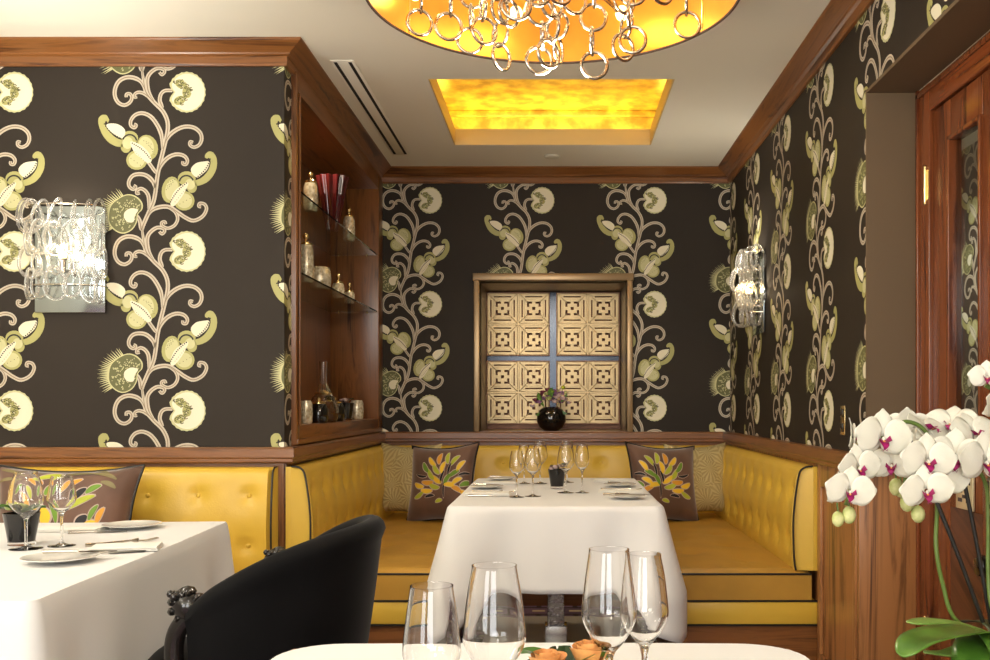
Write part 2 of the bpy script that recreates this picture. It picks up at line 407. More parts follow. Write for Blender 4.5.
# round seed head
N = 44
blob(1, (710, 235), [((710 + (136 + 5 * (k % 2)) * math.cos(2 * PI * k / N) * (1 - .30 * math.exp(-((math.atan2(math.sin(2 * PI * k / N - PI), math.cos(2 * PI * k / N - PI)) + .0) / .22) ** 2))),
                      235 + (147 + 5 * (k % 2)) * math.sin(2 * PI * k / N)) for k in range(N)], 'pgreen2', 2, 0)
N = 30
blob(1, (715, 235), [((715 + 126 * math.cos(2 * PI * k / N) * (1 - .30 * math.exp(-((math.atan2(math.sin(2 * PI * k / N - PI), math.cos(2 * PI * k / N - PI)) + .0) / .22) ** 2))),
                      235 + 136 * math.sin(2 * PI * k / N)) for k in range(N)], 'pcream', 3, 0)
oval(1, (668, 175), 46, 32, 'pgreen', 4, .4); oval(1, (712, 235), 34, 46, 'pgreen', 4); oval(1, (658, 296), 46, 32, 'pgreen', 4, -.4)
rr0 = random.Random(9)
for c, r in (((640, 170), 20), ((680, 160), 18), ((668, 196), 16), ((710, 195), 20), ((725, 235), 20), ((695, 250), 16), ((705, 280), 18), ((668, 285), 18), ((640, 300), 18), ((675, 318), 15), ((745, 212), 14), ((618, 160), 10)):
    ring(1, c, r * 1.05, 7, 'polive', 5, rr0.uniform(0, 6), None)
    oval(1, (c[0] + rr0.uniform(-5, 5), c[1] + rr0.uniform(-5, 5)), 7, 4, 'pdark', 5.5, rr0.uniform(0, 3), 6)
    oval(1, (c[0] + r * .9, c[1]), 6, 4, 'pcream', 5.3, 1, 6)
# left flower
def dots(R, a, b, n, r, key='pdark', lay=6, bend=0):
    for i in range(n):
        t = i / (n - 1); x = a[0] + (b[0] - a[0]) * t; y = a[1] + (b[1] - a[1]) * t
        o = bend * math.sin(PI * t); d = Vector((b[0] - a[0], b[1] - a[1])).normalized()
        oval(R, (x - d.y * o, y + d.x * o), r, r, key, lay, 0, 6)
def horn(R, outer, inner, key, lay):
    A = smoothpts([(*cv(R, *p), 0) for p in outer], 4); B = smoothpts([(*cv(R, *p), 0) for p in inner], 4)
    n = min(len(A), len(B)); f = lambda P, t: P[min(len(P) - 1, int(round(t * (len(P) - 1))))]
    for i in range(24):
        q = [f(A, i / 24), f(A, (i + 1) / 24), f(B, (i + 1) / 24), f(B, i / 24)]
        TILE.append((lay, key, [(p.x, p.y) for p in q]))
horn(1, [(140, 440), (120, 405), (85, 403), (60, 430), (62, 480), (90, 550), (130, 600), (185, 632), (245, 640)], [(128, 462), (118, 446), (112, 450), (108, 462), (115, 490), (140, 525), (175, 560), (210, 580), (250, 590)], 'pgreen', 2)
blob(1, (190, 515), [(125, 470), (190, 468), (240, 495), (258, 530), (235, 575), (175, 545), (125, 500)], 'pcream', 3)
dots(1, (105, 470), (218, 572), 9, 6, bend=14)
oval(1, (290, 572), 62, 52, 'pgreen', 2); oval(1, (262, 640), 38, 42, 'pgreen', 2)
oval(2, (420, 130), 78, 95, 'pgreen', 2, -.25); oval(2, (412, 122), 56, 74, 'pgreen2', 3, -.25)
oval(2, (342, 222), 78, 72, 'pgreen', 2); oval(2, (342, 222), 60, 55, 'pgreen2', 3)
ring(1, (290, 600), 58, 12, 'pdark', 4, PI * 1.1, PI * 1.95)
oval(2, (275, 95), 40, 45, 'pgreen2', 3)
blob(2, (385, 165), [(295, 88), (360, 105), (425, 160), (452, 225), (420, 242), (370, 205), (325, 165)], 'pcream', 4)
dots(2, (310, 98), (442, 212), 12, 6, 'pdark', 5, -12); dots(2, (330, 160), (405, 235), 7, 3.5, 'pstem2', 5)
for i in range(4): dots(2, (395 + 18 * i, 80 + 8 * i), (440 + 10 * i, 120 + 20 * i), 3, 3.5, 'polive', 5)
dots(2, (300, 210), (370, 260), 4, 3.5, 'polive', 5)
# right flower
horn(2, [(845, 205), (845, 185), (868, 160), (905, 165), (932, 215), (930, 280), (900, 345), (855, 388), (800, 410), (768, 408)], [(862, 212), (868, 206), (880, 212), (886, 240), (872, 290), (838, 335), (800, 362), (765, 372)], 'pgreen', 2)
blob(2, (805, 290), [(742, 285), (780, 245), (840, 232), (878, 235), (862, 290), (820, 330), (788, 350), (752, 325)], 'pcream', 3)
dots(2, (884, 215), (795, 342), 10, 6, bend=-14)
oval(2, (710, 358), 66, 54, 'pgreen', 2); oval(2, (748, 420), 38, 44, 'pgreen', 2)
oval(2, (592, 440), 66, 98, 'pgreen', 2, .2); oval(2, (600, 440), 48, 78, 'pgreen2', 3, .2)
oval(2, (692, 522), 76, 72, 'pgreen', 2); oval(2, (692, 522), 58, 55, 'pgreen2', 3)
ring(2, (708, 388), 58, 12, 'pdark', 4, PI * 1.05, PI * 1.9); oval(2, (735, 400), 38, 40, 'pgreen2', 3)
blob(2, (645, 470), [(722, 388), (665, 412), (612, 465), (590, 545), (615, 562), (655, 520), (700, 450)], 'pcream', 4)
dots(2, (708, 392), (592, 530), 12, 6, 'pdark', 5, 12); dots(2, (700, 440), (625, 530), 7, 3.5, 'pstem2', 5)
for i in range(4): dots(2, (575 + 16 * i, 385 - 6 * i), (560 + 12 * i, 440 - 12 * i), 3, 3.5, 'polive', 5)
dots(2, (660, 545), (735, 505), 4, 3.5, 'polive', 5)
# thistle
arc = smoothpts([(240, 45, 0), (190, 72, 0), (150, 110, 0), (128, 150, 0), (122, 195, 0), (128, 240, 0), (150, 290, 0)], 4)
for i, p in enumerate(arc):
    a = math.radians(-122 - i * (106 / len(arc)) + 0); ln = 62 + 14 * (i % 2)
    dx, dy = math.cos(a), math.sin(a)
    t = i / (len(arc) - 1); a = math.radians(238 - 92 * t); dx, dy = math.cos(a), math.sin(a)
    q = [(p.x - dy * 6 - dx * 14, p.y + dx * 6 - dy * 14), (p.x + dx * ln, p.y + dy * ln), (p.x + dy * 6 - dx * 14, p.y - dx * 6 - dy * 14)]
    TILE.append((2, 'pgreen2', [cv(3, *x) for x in q]))
body = [(150, 130), (200, 75), (270, 42), (330, 55), (372, 98), (374, 145), (345, 180), (335, 240), (300, 292), (240, 316), (180, 290), (140, 230)]
blob(3, (250, 175), [(250 + (x - 250) * 1.08, 175 + (y - 175) * 1.06) for x, y in body], 'pgreen2', 3)
blob(3, (250, 175), body, 'polive', 4)
rr = random.Random(3)
for i in range(150):
    a = rr.uniform(0, 2 * PI); r = rr.uniform(.25, .88)
    j = int(a / (2 * PI) * 12) % 12; x = 250 + (body[(j + 6) % 12][0] - 250) * r; y = 175 + (body[(j + 6) % 12][1] - 175) * r
    oval(3, (x + rr.uniform(-12, 12), y + rr.uniform(-12, 12)), rr.uniform(4, 8), rr.uniform(2.5, 5), 'pgreen2', 5, rr.uniform(0, 3), 6)
blob(3, (295, 185), [(352, 150), (300, 137), (255, 165), (250, 205), (275, 238), (318, 238), (330, 190)], 'pcream', 6)
TB = []
for lay, key, poly in TILE:
    us = [p[0] for p in poly]; vs = [p[1] for p in poly]; TB.append((min(us), max(us), min(vs), max(vs)))
U0, U1 = min(t[0] for t in TB), max(t[1] for t in TB); V0, V1 = min(t[2] for t in TB), max(t[3] for t in TB)
def clip(poly, ax, lim, keep):
    out = []; n = len(poly)
    for i in range(n):
        a, b = poly[i], poly[(i + 1) % n]
        ia = (a[ax] - lim) * keep >= 0; ib = (b[ax] - lim) * keep >= 0
        if ia: out.append(a)
        if ia != ib:
            t = (lim - a[ax]) / (b[ax] - a[ax]); out.append((a[0] + (b[0] - a[0]) * t, a[1] + (b[1] - a[1]) * t))
    return out
def paper(mb, to3, nrm, u0, u1, v0, v1, ua, va=1.103):
    """wallpaper over u0..u1, v0..v1; to3(u,v)->point; nrm = outward normal; ua = u of one seed head"""
    N3 = Vector(nrm)
    mb.poly([to3(u0, v0), to3(u1, v0), to3(u1, v1), to3(u0, v1)], M['paper'])
    for i in range(int((u0 - ua - U1) // PW), int((u1 - ua - U0) // PW) + 2):
        for j in range(int((v0 - va - V1) // PV), int((v1 - va - V0) // PV) + 2):
            du, dv = ua + i * PW, va + j * PV
            if du + U1 < u0 or du + U0 > u1 or dv + V1 < v0 or dv + V0 > v1: continue
            for (lay, key, poly), bb in zip(TILE, TB):
                if bb[1] + du < u0 or bb[0] + du > u1 or bb[3] + dv < v0 or bb[2] + dv > v1: continue
                q = [(a + du, b + dv) for a, b in poly]
                if bb[0] + du < u0: q = clip(q, 0, u0, 1)
                if bb[1] + du > u1: q = clip(q, 0, u1, -1)
                if bb[2] + dv < v0: q = clip(q, 1, v0, 1)
                if bb[3] + dv > v1: q = clip(q, 1, v1, -1)
                if len(q) < 3: continue
                mb.poly([Vector(to3(a, b)) + N3 * (.0004 * lay) for a, b in q], M[key])
# ------------------------------------------------------------------ the room
XL, XR, YB, YF, ZC = -1.105, 1.075, 6.12, 3.99, 2.58
XFL, YR = -3.7, -2.6                 # far left wall, wall behind the camera
DJ0, DJ1, DH = 2.20, 3.40, 2.20      # doorway in the right wall: near and far jamb, head height
RD = .165                            # depth of the doorway reveal
PT, PB = ZC - .07, .90               # wallpaper runs between these heights
mb = MB(); mb.box(XFL, 2.3, YR, YB + .05, -.06, 0, M['carpet']); struct(mb.build('floor'))
# ceiling with a square opening for the light coffer
CX0, CX1, CY0, CY1 = -.578, .528, 4.41, 5.54
mb = MB()
for r in ((XFL - .1, XR + .2, YR - .1, CY0), (XFL - .1, XR + .2, CY1, YB + .1), (XFL - .1, CX0, CY0, CY1), (CX1, XR + .2, CY0, CY1)):
    mb.box(r[0], r[1], r[2], r[3], ZC, ZC + .02, M['ceil'])
struct(mb.build('ceiling'))
t = thing('ceiling_coffer', 'square recessed ceiling coffer lined in gold leaf with hidden light tape', 'ceiling light', (-.025, 4.975, ZC))
hx, hy = (CX1 - CX0) / 2, (CY1 - CY0) / 2
mb = MB(); lh = .09; e = .006
for (x0, x1, y0, y1) in ((-hx, hx, hy - e, hy), (-hx, hx, -hy, -hy + e), (-hx, -hx + e, -hy + e, hy - e), (hx - e, hx, -hy + e, hy - e)):
    mb.box(x0, x1, y0, y1, 0.001, lh, M['goldlip'])
mb.build('lip', None, t)
mb = MB(); o_ = .16; T = .235
for (x0, x1, y0, y1) in ((-hx - o_, hx + o_, hy, hy + o_), (-hx - o_, hx + o_, -hy - o_, -hy), (-hx - o_, -hx, -hy, hy), (hx, hx + o_, -hy, hy)):
    mb.box(x0, x1, y0, y1, lh - .02, lh, M['goldleaf'])
for (x0, x1, y0, y1) in ((-hx - o_, hx + o_, hy + o_, hy + o_ + .01), (-hx - o_, hx + o_, -hy - o_ - .01, -hy - o_), (-hx - o_ - .01, -hx - o_, -hy - o_, hy + o_), (hx + o_, hx + o_ + .01, -hy - o_, hy + o_)):
    mb.box(x0, x1, y0, y1, lh - .02, T, M['goldleaf'])
mb.box(-hx - o_, hx + o_, -hy - o_, hy + o_, T, T + .01, M['goldleaf'])
for s in (-1, 1):
    mb.box(-hx - o_, hx + o_, s * (hy + o_ - .015) - .014, s * (hy + o_ - .015) + .014, T - .035, T, M['goldleaf'], .004); mb.box(s * (hx + o_ - .015) - .014, s * (hx + o_ - .015) + .014, -hy - o_, hy + o_, T - .035, T, M['goldleaf'], .004)
mb.build('gold_leaf_box', None, t)
mb = MB()
for s in (-1, 1):
    mb.box(-hx, hx, s * (hy + .06) - .006, s * (hy + .06) + .006, lh + .001, lh + .008, M['led'])
    mb.box(s * (hx + .06) - .006, s * (hx + .06) + .006, -hy, hy, lh + .001, lh + .008, M['led'])
mb.build('light_tape', None, t)
LED = (1, .72, .22)
for s in (-1, 1):
    a = area('coffer_tape_light', (-.025, 4.975 + s * (hy + .06), ZC + lh + .012), (PI - s * .5, 0, 0), 2 * hx, .02, 1.7, LED)
    a = area('coffer_tape_light', (-.025 + s * (hx + .06), 4.975, ZC + lh + .012), (PI, s * .5, 0), .02, 2 * hy, 1.4, LED)

# recess in the back wall
RX0, RX1, RZ0, RZ1 = -.478, .432, .955, 1.885
mb = MB(); f = lambda u, v: (u, YB, v); nb = (0, -1, 0); ua = .596
for (a, b, c, d) in ((XL, RX0, PB, PT), (RX1, XR, PB, PT), (RX0, RX1, RZ1, PT)): paper(mb, f, nb, a, b, c, d, ua)
mb.box(XL - .3, RX0, YB + .002, YB + .08, 0, ZC, M['plain']); mb.box(RX1, XR + .05, YB + .002, YB + .08, 0, ZC, M['plain'])
mb.box(RX0, RX1, YB + .002, YB + .08, RZ1, ZC, M['plain']); mb.box(RX0, RX1, YB + .002, YB + .08, 0, RZ0 - .06, M['plain'])
struct(mb.build('wall_back'))
# front left wall (facing the camera)
mb = MB(); paper(mb, lambda u, v: (u, YF, v), nb, XFL, XL, PB, PT, -1.509)
mb.box(XFL, XL - .002, YF + .002, YF + .09, 0, ZC, M['plain'])
struct(mb.build('wall_left_front'))
# left side of the alcove: narrow papered strip, niche opening, panelling
NY0, NY1, NZ0, NZ1, NX = 4.145, 5.985, 1.035, 2.43, -1.375
mb = MB(); paper(mb, lambda u, v: (XL, YF + (u - XL), v), (1, 0, 0), XL, XL + .105, PB, PT, -.811)
mb.box(XL - .08, XL - .002, YF + .09, YF + .105, 0, ZC, M['plain'])
mb.box(XL - .3, XL - .002, YF + .105, YB, 0, .94, M['plain'])
struct(mb.build('wall_left_alcove'))
# far left wall and the wall with the windows behind the camera
mb = MB(); mb.box(XFL - .08, XFL, YR, YF + .1, 0, ZC, M['plain']); struct(mb.build('wall_left'))
mb = MB()
W = [(-3.05, -1.55), (-.85, .65)]
xs = [XFL, W[0][0], W[0][1], W[1][0], W[1][1], XR]
for i in (0, 2, 4): mb.box(xs[i], xs[i + 1], YR - .1, YR, 0, ZC, M['plain'])
for a, b in W: mb.box(a, b, YR - .1, YR, 0, .7, M['plain']); mb.box(a, b, YR - .1, YR, 2.4, ZC, M['plain'])
struct(mb.build('wall_rear'))
for i, (a, b) in enumerate(W):
    mb = MB()
    for (x0, x1, z0, z1) in ((a, b, .7, .76), (a, b, 2.34, 2.4), (a, a + .06, .76, 2.34), (b - .06, b, .76, 2.34), ((a + b) / 2 - .02, (a + b) / 2 + .02, .76, 2.34)):
        mb.box(x0, x1, YR - .08, YR - .02, z0, z1, M['frame_white'])
    o = struct(mb.build('window_%d' % (i + 1)))
# right wall with the doorway
mb = MB(); fr = lambda u, v: (XR, -u, v); nr = (-1, 0, 0); ua = -5.305
paper(mb, fr, nr, -YB, -DJ1, PB, PT, ua)
paper(mb, fr, nr, -DJ1, -DJ0, DH + .012, PT, ua)
paper(mb, fr, nr, -DJ0, -.4, PB, PT, ua)
mb.box(XR + .002, XR + RD, DJ1 + .012, YB, 0, ZC, M['plain'])
mb.box(XR + .002, XR + RD, YR, DJ0 - .012, 0, ZC, M['plain'])
mb.box(XR + .002, XR + RD, DJ0 - .012, DJ1 + .012, DH + .012, ZC, M['plain'])
mb.box(XR - .002, XR + .002, YR, .4, 0, ZC, M['plain'])
struct(mb.build('wall_right'))
# fabric lined doorway reveal
mb = MB()
mb.box(XR - .006, XR + RD, DJ1, DJ1 + .012, .93, DH, M['taupe'])
mb.box(XR - .006, XR + RD, DJ0 - .012, DJ0, .93, DH, M['taupe'])
mb.box(XR - .006, XR + RD, DJ0 - .012, DJ1 + .012, DH, DH + .012, M['taupe'])
o = mb.build('trim_1'); struct(o)

# cornice: a moulded profile swept round the room
def cornice(pts, name):
    prof = [(0, -.088), (.012, -.088), (.016, -.080), (.016, -.052), (.028, -.046), (.032, -.040), (.085, -.010), (.090, -.004), (.090, 0), (0, 0)]
    mb = MB(); n = len(pts); ring_ = []
    for i, p in enumerate(pts):
        p = Vector((*p, 0)); d0 = (Vector((*pts[i], 0)) - Vector((*pts[i - 1], 0))).normalized() if i > 0 else None
        d1 = (Vector((*pts[i + 1], 0)) - Vector((*pts[i], 0))).normalized() if i < n - 1 else None
        f = lambda d: Vector((d.y, -d.x, 0))
        if d0 is None: m_ = f(d1)
        elif d1 is None: m_ = f(d0)
        else:
            a, b = f(d0), f(d1); m_ = (a + b) / (1 + a.dot(b))
        ring_.append([p + m_ * q + Vector((0, 0, ZC + z)) for q, z in prof])
    for i in range(n - 1):
        d = Vector((*pts[i + 1], 0)) - Vector((*pts[i], 0)); mt = WX if abs(d.x) > abs(d.y) else WY
        for k in range(len(prof) - 1):
            mb.add([ring_[i][k], ring_[i + 1][k], ring_[i + 1][k + 1], ring_[i][k + 1]], [(0, 1, 2, 3)], mt, False)
    return struct(mb.build(name))
cornice([(XFL, YR), (XFL, YF), (XL, YF), (XL, YB), (XR, YB), (XR, YR)], 'trim_2')
# dado rail, front left, alcove left, back, right and into the reveal
def rail(pts, name, z0=.888, z1=.952):
    mb = MB(); n = len(pts)
    prof = [(0, z0), (.040, z0), (.046, z0 + .006), (.046, z0 + .018), (.052, z0 + .024), (.052, z1 - .008), (.046, z1), (0, z1)]
    rg = []
    for i, p in enumerate(pts):
        p = Vector((*p, 0)); d0 = (p - Vector((*pts[i - 1], 0))).normalized() if i > 0 else None
        d1 = (Vector((*pts[i + 1], 0)) - p).normalized() if i < n - 1 else None
        f = lambda d: Vector((d.y, -d.x, 0))
        if d0 is None: m_ = f(d1)
        elif d1 is None: m_ = f(d0)
        else: a, b = f(d0), f(d1); m_ = (a + b) / (1 + a.dot(b))
        rg.append([p + m_ * q + Vector((0, 0, z)) for q, z in prof])
    for i in range(n - 1):
        d = Vector((*pts[i + 1], 0)) - Vector((*pts[i], 0)); mt = WX if abs(d.x) > abs(d.y) else WY
        for k in range(len(prof) - 1): mb.add([rg[i][k], rg[i + 1][k], rg[i + 1][k + 1], rg[i][k + 1]], [(0, 1, 2, 3)], mt, False)
    return struct(mb.build(name))
rail([(XR + RD, DJ0), (XR, DJ0), (XR, .4)], 'trim_7')
rail([(XFL, YF), (XL, YF), (XL, YB), (RX0 - .04, YB), (RX1 + .04, YB), (XR, YB), (XR, DJ1), (XR + RD, DJ1)], 'trim_3')
# wooden panelling under the rail
mb = MB()
mb.box(XL, XL + .012, YF - .01, YB, 0, .89, WY); mb.box(XFL, XL + .012, YF - .012, YF, 0, .89, WX)
mb.box(XL, XR, YB - .012, YB, 0, .89, WX)
mb.box(XR - .022, XR + .003, DJ1 + .003, YB, 0, .89, WPAN); mb.box(XR - .022, XR + .003, .4, DJ0 + .01, 0, .89, WPAN); mb.box(XR - .02, XR + RD, DJ0 - .004, DJ0 + .012, 0, .89, WPAN)
for (y0, y1, z0, z1) in ((3.43, 3.47, .0, .89), (3.89, 3.935, 0, .89), (3.47, 3.89, .80, .888), (3.47, 3.89, 0, .14)):
    mb.box(XR - .036, XR - .021, y0, y1, z0, z1, WPAN, .004)
struct(mb.build('trim_4'))
mb = MB(); mb.box(XR - .038, XR + RD, DJ1 - .018, DJ1 + .004, 0, .89, WPAN, .002)
struct(mb.build('trim_5'))
mb = MB(); mb.box(XL - .03, XL + .004, YF - .022, YF - .012, .0, .89, WZ); struct(mb.build('trim_6'))

# ------------------------------------------------------------------ wooden display niche
t = thing('display_niche', 'built-in reddish wood display niche with two glass shelves', 'display niche', (XL, (NY0 + NY1) / 2, .95))
def L3(x): return x - XL
y0, y1 = NY0 - (NY0 + NY1) / 2, NY1 - (NY0 + NY1) / 2; zb = .95
for k_ in (0, 1):
    mb = MB()
    if k_ == 0: mb.box(-.28, .022, y0 - .05, y0, 0.003, ZC - .07 - zb, WZ, .003); mb.box(.022, .030, y0 - .018, y0 - .004, NZ0 - zb, NZ1 - zb, WZ, .002)
    else: mb.box(-.28, .022, y1, YB - (NY0 + NY1) / 2 - .003, 0.003, ZC - .07 - zb, WZ, .003)
    mb.build('upright', None, t)
mb = MB(); mb.box(-.28, .020, y0, y1, NZ1 - zb, ZC - .07 - zb, WY); mb.build('head', None, t)
mb = MB(); mb.box(-.28, .020, y0, y1, 0.003, NZ0 - zb, WY, .003); mb.box(.018, .030, y0 - .05, y1 + .05, .006, .03, WY, .003); mb.build('sill', None, t)
mb = MB(); mb.box(-.30, -.272, y0 - .05, y1 + .1, 0, NZ1 - zb + .08, WZ); mb.build('back_panel', None, t)
GS = mat('shelf_glass', (.80, .95, .88), .02, trans=1.0, ior=1.5)
for h in (2.035, 1.69):
    mb = MB(); mb.box(-.27, .012, y0 + .001, y1 - .001, h - .009 - zb, h - zb, GS)
    s = mb.build('glass_shelf', None, t)
    for yy in (y0 + .006, y1 - .006):
        for xx in (-.22, -.05): mb = MB(); mb.ball((xx, yy, h - .013 - zb), .006, m=M['brass'], n=8); mb.build('shelf_pin', None, s)
spot('niche_lamp', (XL - .10, 5.0, NZ1 - .02), 9, (1, .75, .45), 150, .03)
spot('niche_lamp', (XL - .10, 4.45, NZ1 - .02), 6, (1, .75, .45), 150, .03)

# ------------------------------------------------------------------ wall recess with gilt lattice
t = thing('recess_frame', 'tan bronze frame around the wall recess above the banquette', 'frame', (0, YB, RZ0))
mb = MB(); w_ = .036; zz = 1.93 - RZ0
mb.box(RX0 - w_, RX0, -.05, -.003, -.003, zz, M['bronze'], .004); mb.box(RX1, RX1 + w_, -.05, -.003, -.003, zz, M['bronze'], .004)
mb.box(RX0 - w_ - .006, RX1 + w_ + .006, -.055, -.003, RZ1 - RZ0, zz, M['bronze'], .004)
mb.build('casing', None, t)
RDp = .62
mb = MB()
mb.box(RX0 - .01, RX0, 0, RDp, 0, RZ1 - RZ0, M['recess']); mb.box(RX1, RX1 + .01, 0, RDp, 0, RZ1 - RZ0, M['recess'])
mb.box(RX0 - .01, RX1 + .01, 0, RDp, RZ1 - RZ0, RZ1 - RZ0 + .01, M['recess'])
mb.box(RX0 - .01, RX1 + .01, RDp, RDp + .01, -.01, RZ1 - RZ0 + .01, M['lattback'])
mb.build('lining', None, t)
mb = MB(); mb.box(RX0 - .003, RX1 + .003, -.001, RDp, -.02, 0, WX); mb.build('shelf', None, t)
spot('recess_lamp', (-.24, YB + .25, RZ1 - .015), 1.1, (1, .78, .5), 160, .03)
spot('recess_lamp', (.20, YB + .25, RZ1 - .015), 1.1, (1, .78, .5), 160, .03)
def tilecells():
    g = [[1] * 15 for _ in range(15)]
    for k in range(3, 12): g[1][k] = g[13][k] = g[k][1] = g[k][13] = 0
    for (a, b) in ((4, 4), (4, 10), (10, 4), (10, 10)):
        sa = 1 if a == 4 else -1; sb = 1 if b == 4 else -1
        g[a][b] = 0; g[a + sa][b] = 0; g[a][b + sb] = 0
    for a in (6, 7, 8):
        for b in (6, 7, 8): g[a][b] = 0
    return g
G = tilecells(); cwt = .2115 / 15
cols = [0] 
def lattice_mb():
    mb = MB(); wd = []
    for k in range(15): wd.append(1.0)
    # slot and bar widths vary across the tile
    wd0 = [1.25, .75, .75, .9, 1, .95, 1.05, 1.6, 1.05, .95, 1, .9, .75, .75, 1.25]
    e = [.2115 * q for q in (0, .105, .15, .22, .28, .35, .45, .465, .535, .55, .65, .72, .78, .85, .895, 1)]
    for ti in range(2):
        for tj in range(2):
            for a in range(15):
                for b in range(15):
                    if not G[a][b]: continue
                    x0, x1 = ti * .2115 + e[b], ti * .2115 + e[b + 1]; z0, z1 = tj * .2115 + e[a], tj * .2115 + e[a + 1]
                    d = 0 if (a in (0, 14) or b in (0, 14)) else (-.005 if (4 <= a <= 10 and 4 <= b <= 10) else -.002)
                    mb.add([(x0, d, z0), (x1, d, z0), (x1, d, z1), (x0, d, z1)], [(0, 1, 2, 3)], None, False)
                    for (da, db, q) in ((0, -1, (x0, z1, x0, z0)), (0, 1, (x1, z0, x1, z1)), (-1, 0, (x0, z0, x1, z0)), (1, 0, (x1, z1, x0, z1))):
                        na, nb_ = a + da, b + db
                        if 0 <= na < 15 and 0 <= nb_ < 15 and G[na][nb_] and False: continue
                        mb.add([(q[0], d, q[1]), (q[0], .016, q[1]), (q[2], .016, q[3]), (q[2], d, q[3])], [(0, 1, 2, 3)], None, False)
            cx, cz = ti * .2115, tj * .2115
            for (i0, rr_) in ((.006, .0028), (.042, .0018)):
                i1 = .2115 - i0; mb.tube([(cx + i0, -.002, cz + i0), (cx + i1, -.002, cz + i0), (cx + i1, -.002, cz + i1), (cx + i0, -.002, cz + i1)], rr_, 5, True)
            for (p, q) in (((.006, .006), (.070, .070)), ((.2055, .006), (.1415, .070)), ((.006, .2055), (.070, .1415)), ((.2055, .2055), (.1415, .1415))):
                mb.tube([(cx + p[0], -.002, cz + p[1]), (cx + q[0], -.002, cz + q[1])], .0028, 5)
    return mb
L0 = thing('lattice_panel', 'gilt fretwork lattice panel, upper left of four in the wall recess', 'lattice panel', (-.474, YB + .54, 1.452))
lattice_mb().build('fretwork', M['lattice'], L0)
mb = MB()
for (x0, x1, z0, z1) in ((-.002, .425, -.003, .003), (-.002, .425, .420, .426), (-.002, .003, 0, .423), (.420, .425, 0, .423)): mb.box(x0, x1, -.006, .018, z0, z1)
mb.build('edge_strip', M['lattback'], L0)
for (x, z, l) in ((-.003, 1.452, 'upper right'), (-.474, .990, 'lower left'), (-.003, .990, 'lower right')):
    dup(L0, (x, YB + .54, z), label='gilt fretwork lattice panel, %s of four in the wall recess' % l, group='gilt lattice panels in the recess')
L0['group'] = 'gilt lattice panels in the recess'
mb = MB(); mb.box(-.051 + .001, -.003 - .001, YB + .56, YB + .575, RZ0 + .005, RZ1 - .005); mb.box(-.474, .42, YB + .575, YB + .585, 1.413, 1.452)
tag(mb.build('mirror_cross', M['smoked']), 'cross of mirror strips between the gilt lattice panels', 'mirror')

# ------------------------------------------------------------------ door
t = thing('door_1', None, None, (XR + RD, 0, 0)); struct(t)
mb = MB(); X0, X1 = .0, .05
fw = .115
mb.box(X0, X1, DJ1 - fw, DJ1, 0, DH, WDOOR, .004); mb.box(X0, X1, DJ0, DJ0 + fw, 0, DH, WDOOR, .004)
mb.box(X0 + .001, X1, DJ0 + .02, DJ1 - .02, DH - .095, DH - .001, wood('door_timber_along', 'y', (.10, .022, .007), (.26, .07, .02), .25), .004)
mb.box(X0 - .008, X0 + .004, DJ1 - .030, DJ1 - .010, 0, DH, WDOOR, .003); mb.box(X0 - .008, X0 + .004, DJ0, DJ1 - .01, DH - .03, DH - .012, WDOOR, .003)
mb.build('door_frame', None, t)
LY = [(DJ1 - fw, 2.755), (2.751, DJ0 + fw)]
for (ya, yb) in LY:
    yb_, ya_ = min(ya, yb), max(ya, yb); st = .145; zt = DH - .10
    xa, xb = .012, .05
    mb = MB()
    mb.box(xa, xb, ya_ - st, ya_ - .003, .01, zt, WDOOR, .003); mb.box(xa, xb, yb_ + .003, yb_ + st, .01, zt, WDOOR, .003)
    mb.box(xa + .001, xb, yb_ + st, ya_ - st, 1.975, zt, WDOOR, .003); mb.box(xa + .001, xb, yb_ + st, ya_ - st, .80, 1.06, WDOOR, .003); mb.box(xa + .001, xb, yb_ + st, ya_ - st, .01, .2, WDOOR, .003)
    lf = mb.build('door_leaf', None, t)
    mb = MB()
    g = .012
    mb.box(xa - .010, xb, ya_ - st - g, ya_ - st + .004, 1.06, 1.98, WDOOR, .003); mb.box(xa - .010, xb, yb_ + st - .004, yb_ + st + g, 1.06, 1.98, WDOOR, .003)
    mb.box(xa - .010, xb, yb_ + st, ya_ - st, 1.965, 1.98, WDOOR, .003); mb.box(xa - .010, xb, yb_ + st, ya_ - st, 1.055, 1.07, WDOOR, .003)
    mb.build('glazing_bead', None, lf)
    mb = MB(); mb.box(.028, .034, yb_ + st + .001, ya_ - st - .001, 1.06, 1.97, M['pane']); mb.build('glass_pane', None, lf)
    mb = MB(); mb.box(xa + .003, xb - .004, yb_ + st, ya_ - st, .2, .80, WDIAG); mb.build('veneer_panel', None, lf)
mb = MB()
for z in (1.86, .35):
    mb.tube([(-.004, DJ1 - .095, z - .055), (-.004, DJ1 - .095, z + .055)], .0065, 10); mb.box(-.002, .002, DJ1 - .115, DJ1 - .078, z - .05, z + .05)
    mb.ball((-.004, DJ1 - .095, z + .06), .008); mb.ball((-.004, DJ1 - .095, z - .06), .008)
mb.build('hinge', M['brass'], t)
def plate(yc, zc, w=.135, h=.135):
    mb = MB(); mb.box(.004, .0105, yc - w / 2, yc + w / 2, zc - h / 2, zc + h / 2, M['paleplate'], .001)
    for (y, z, a, b) in ((-.03, .04, .03, .012), (.03, .04, .03, .012), (-.04, .02, .010, .022), (.04, .02, .010, .022), (0, .012, .014, .014), (-.03, -.04, .03, .012), (.03, -.04, .03, .012), (-.02, 0, .010, .034), (.02, 0, .010, .034), (0, -.028, .026, .01), (0, .05, .016, .01)):
        mb.box(.003, .0045, yc + y - a / 2, yc + y + a / 2, zc + z - b / 2, zc + z + b / 2, M['black_glass'])
    o = mb.build('lock_plate', None, t); o['label'] = 'pale brass plate with black cut-outs'
plate(3.01, .872, .125, .135); plate(2.80, .872, .07, .135)
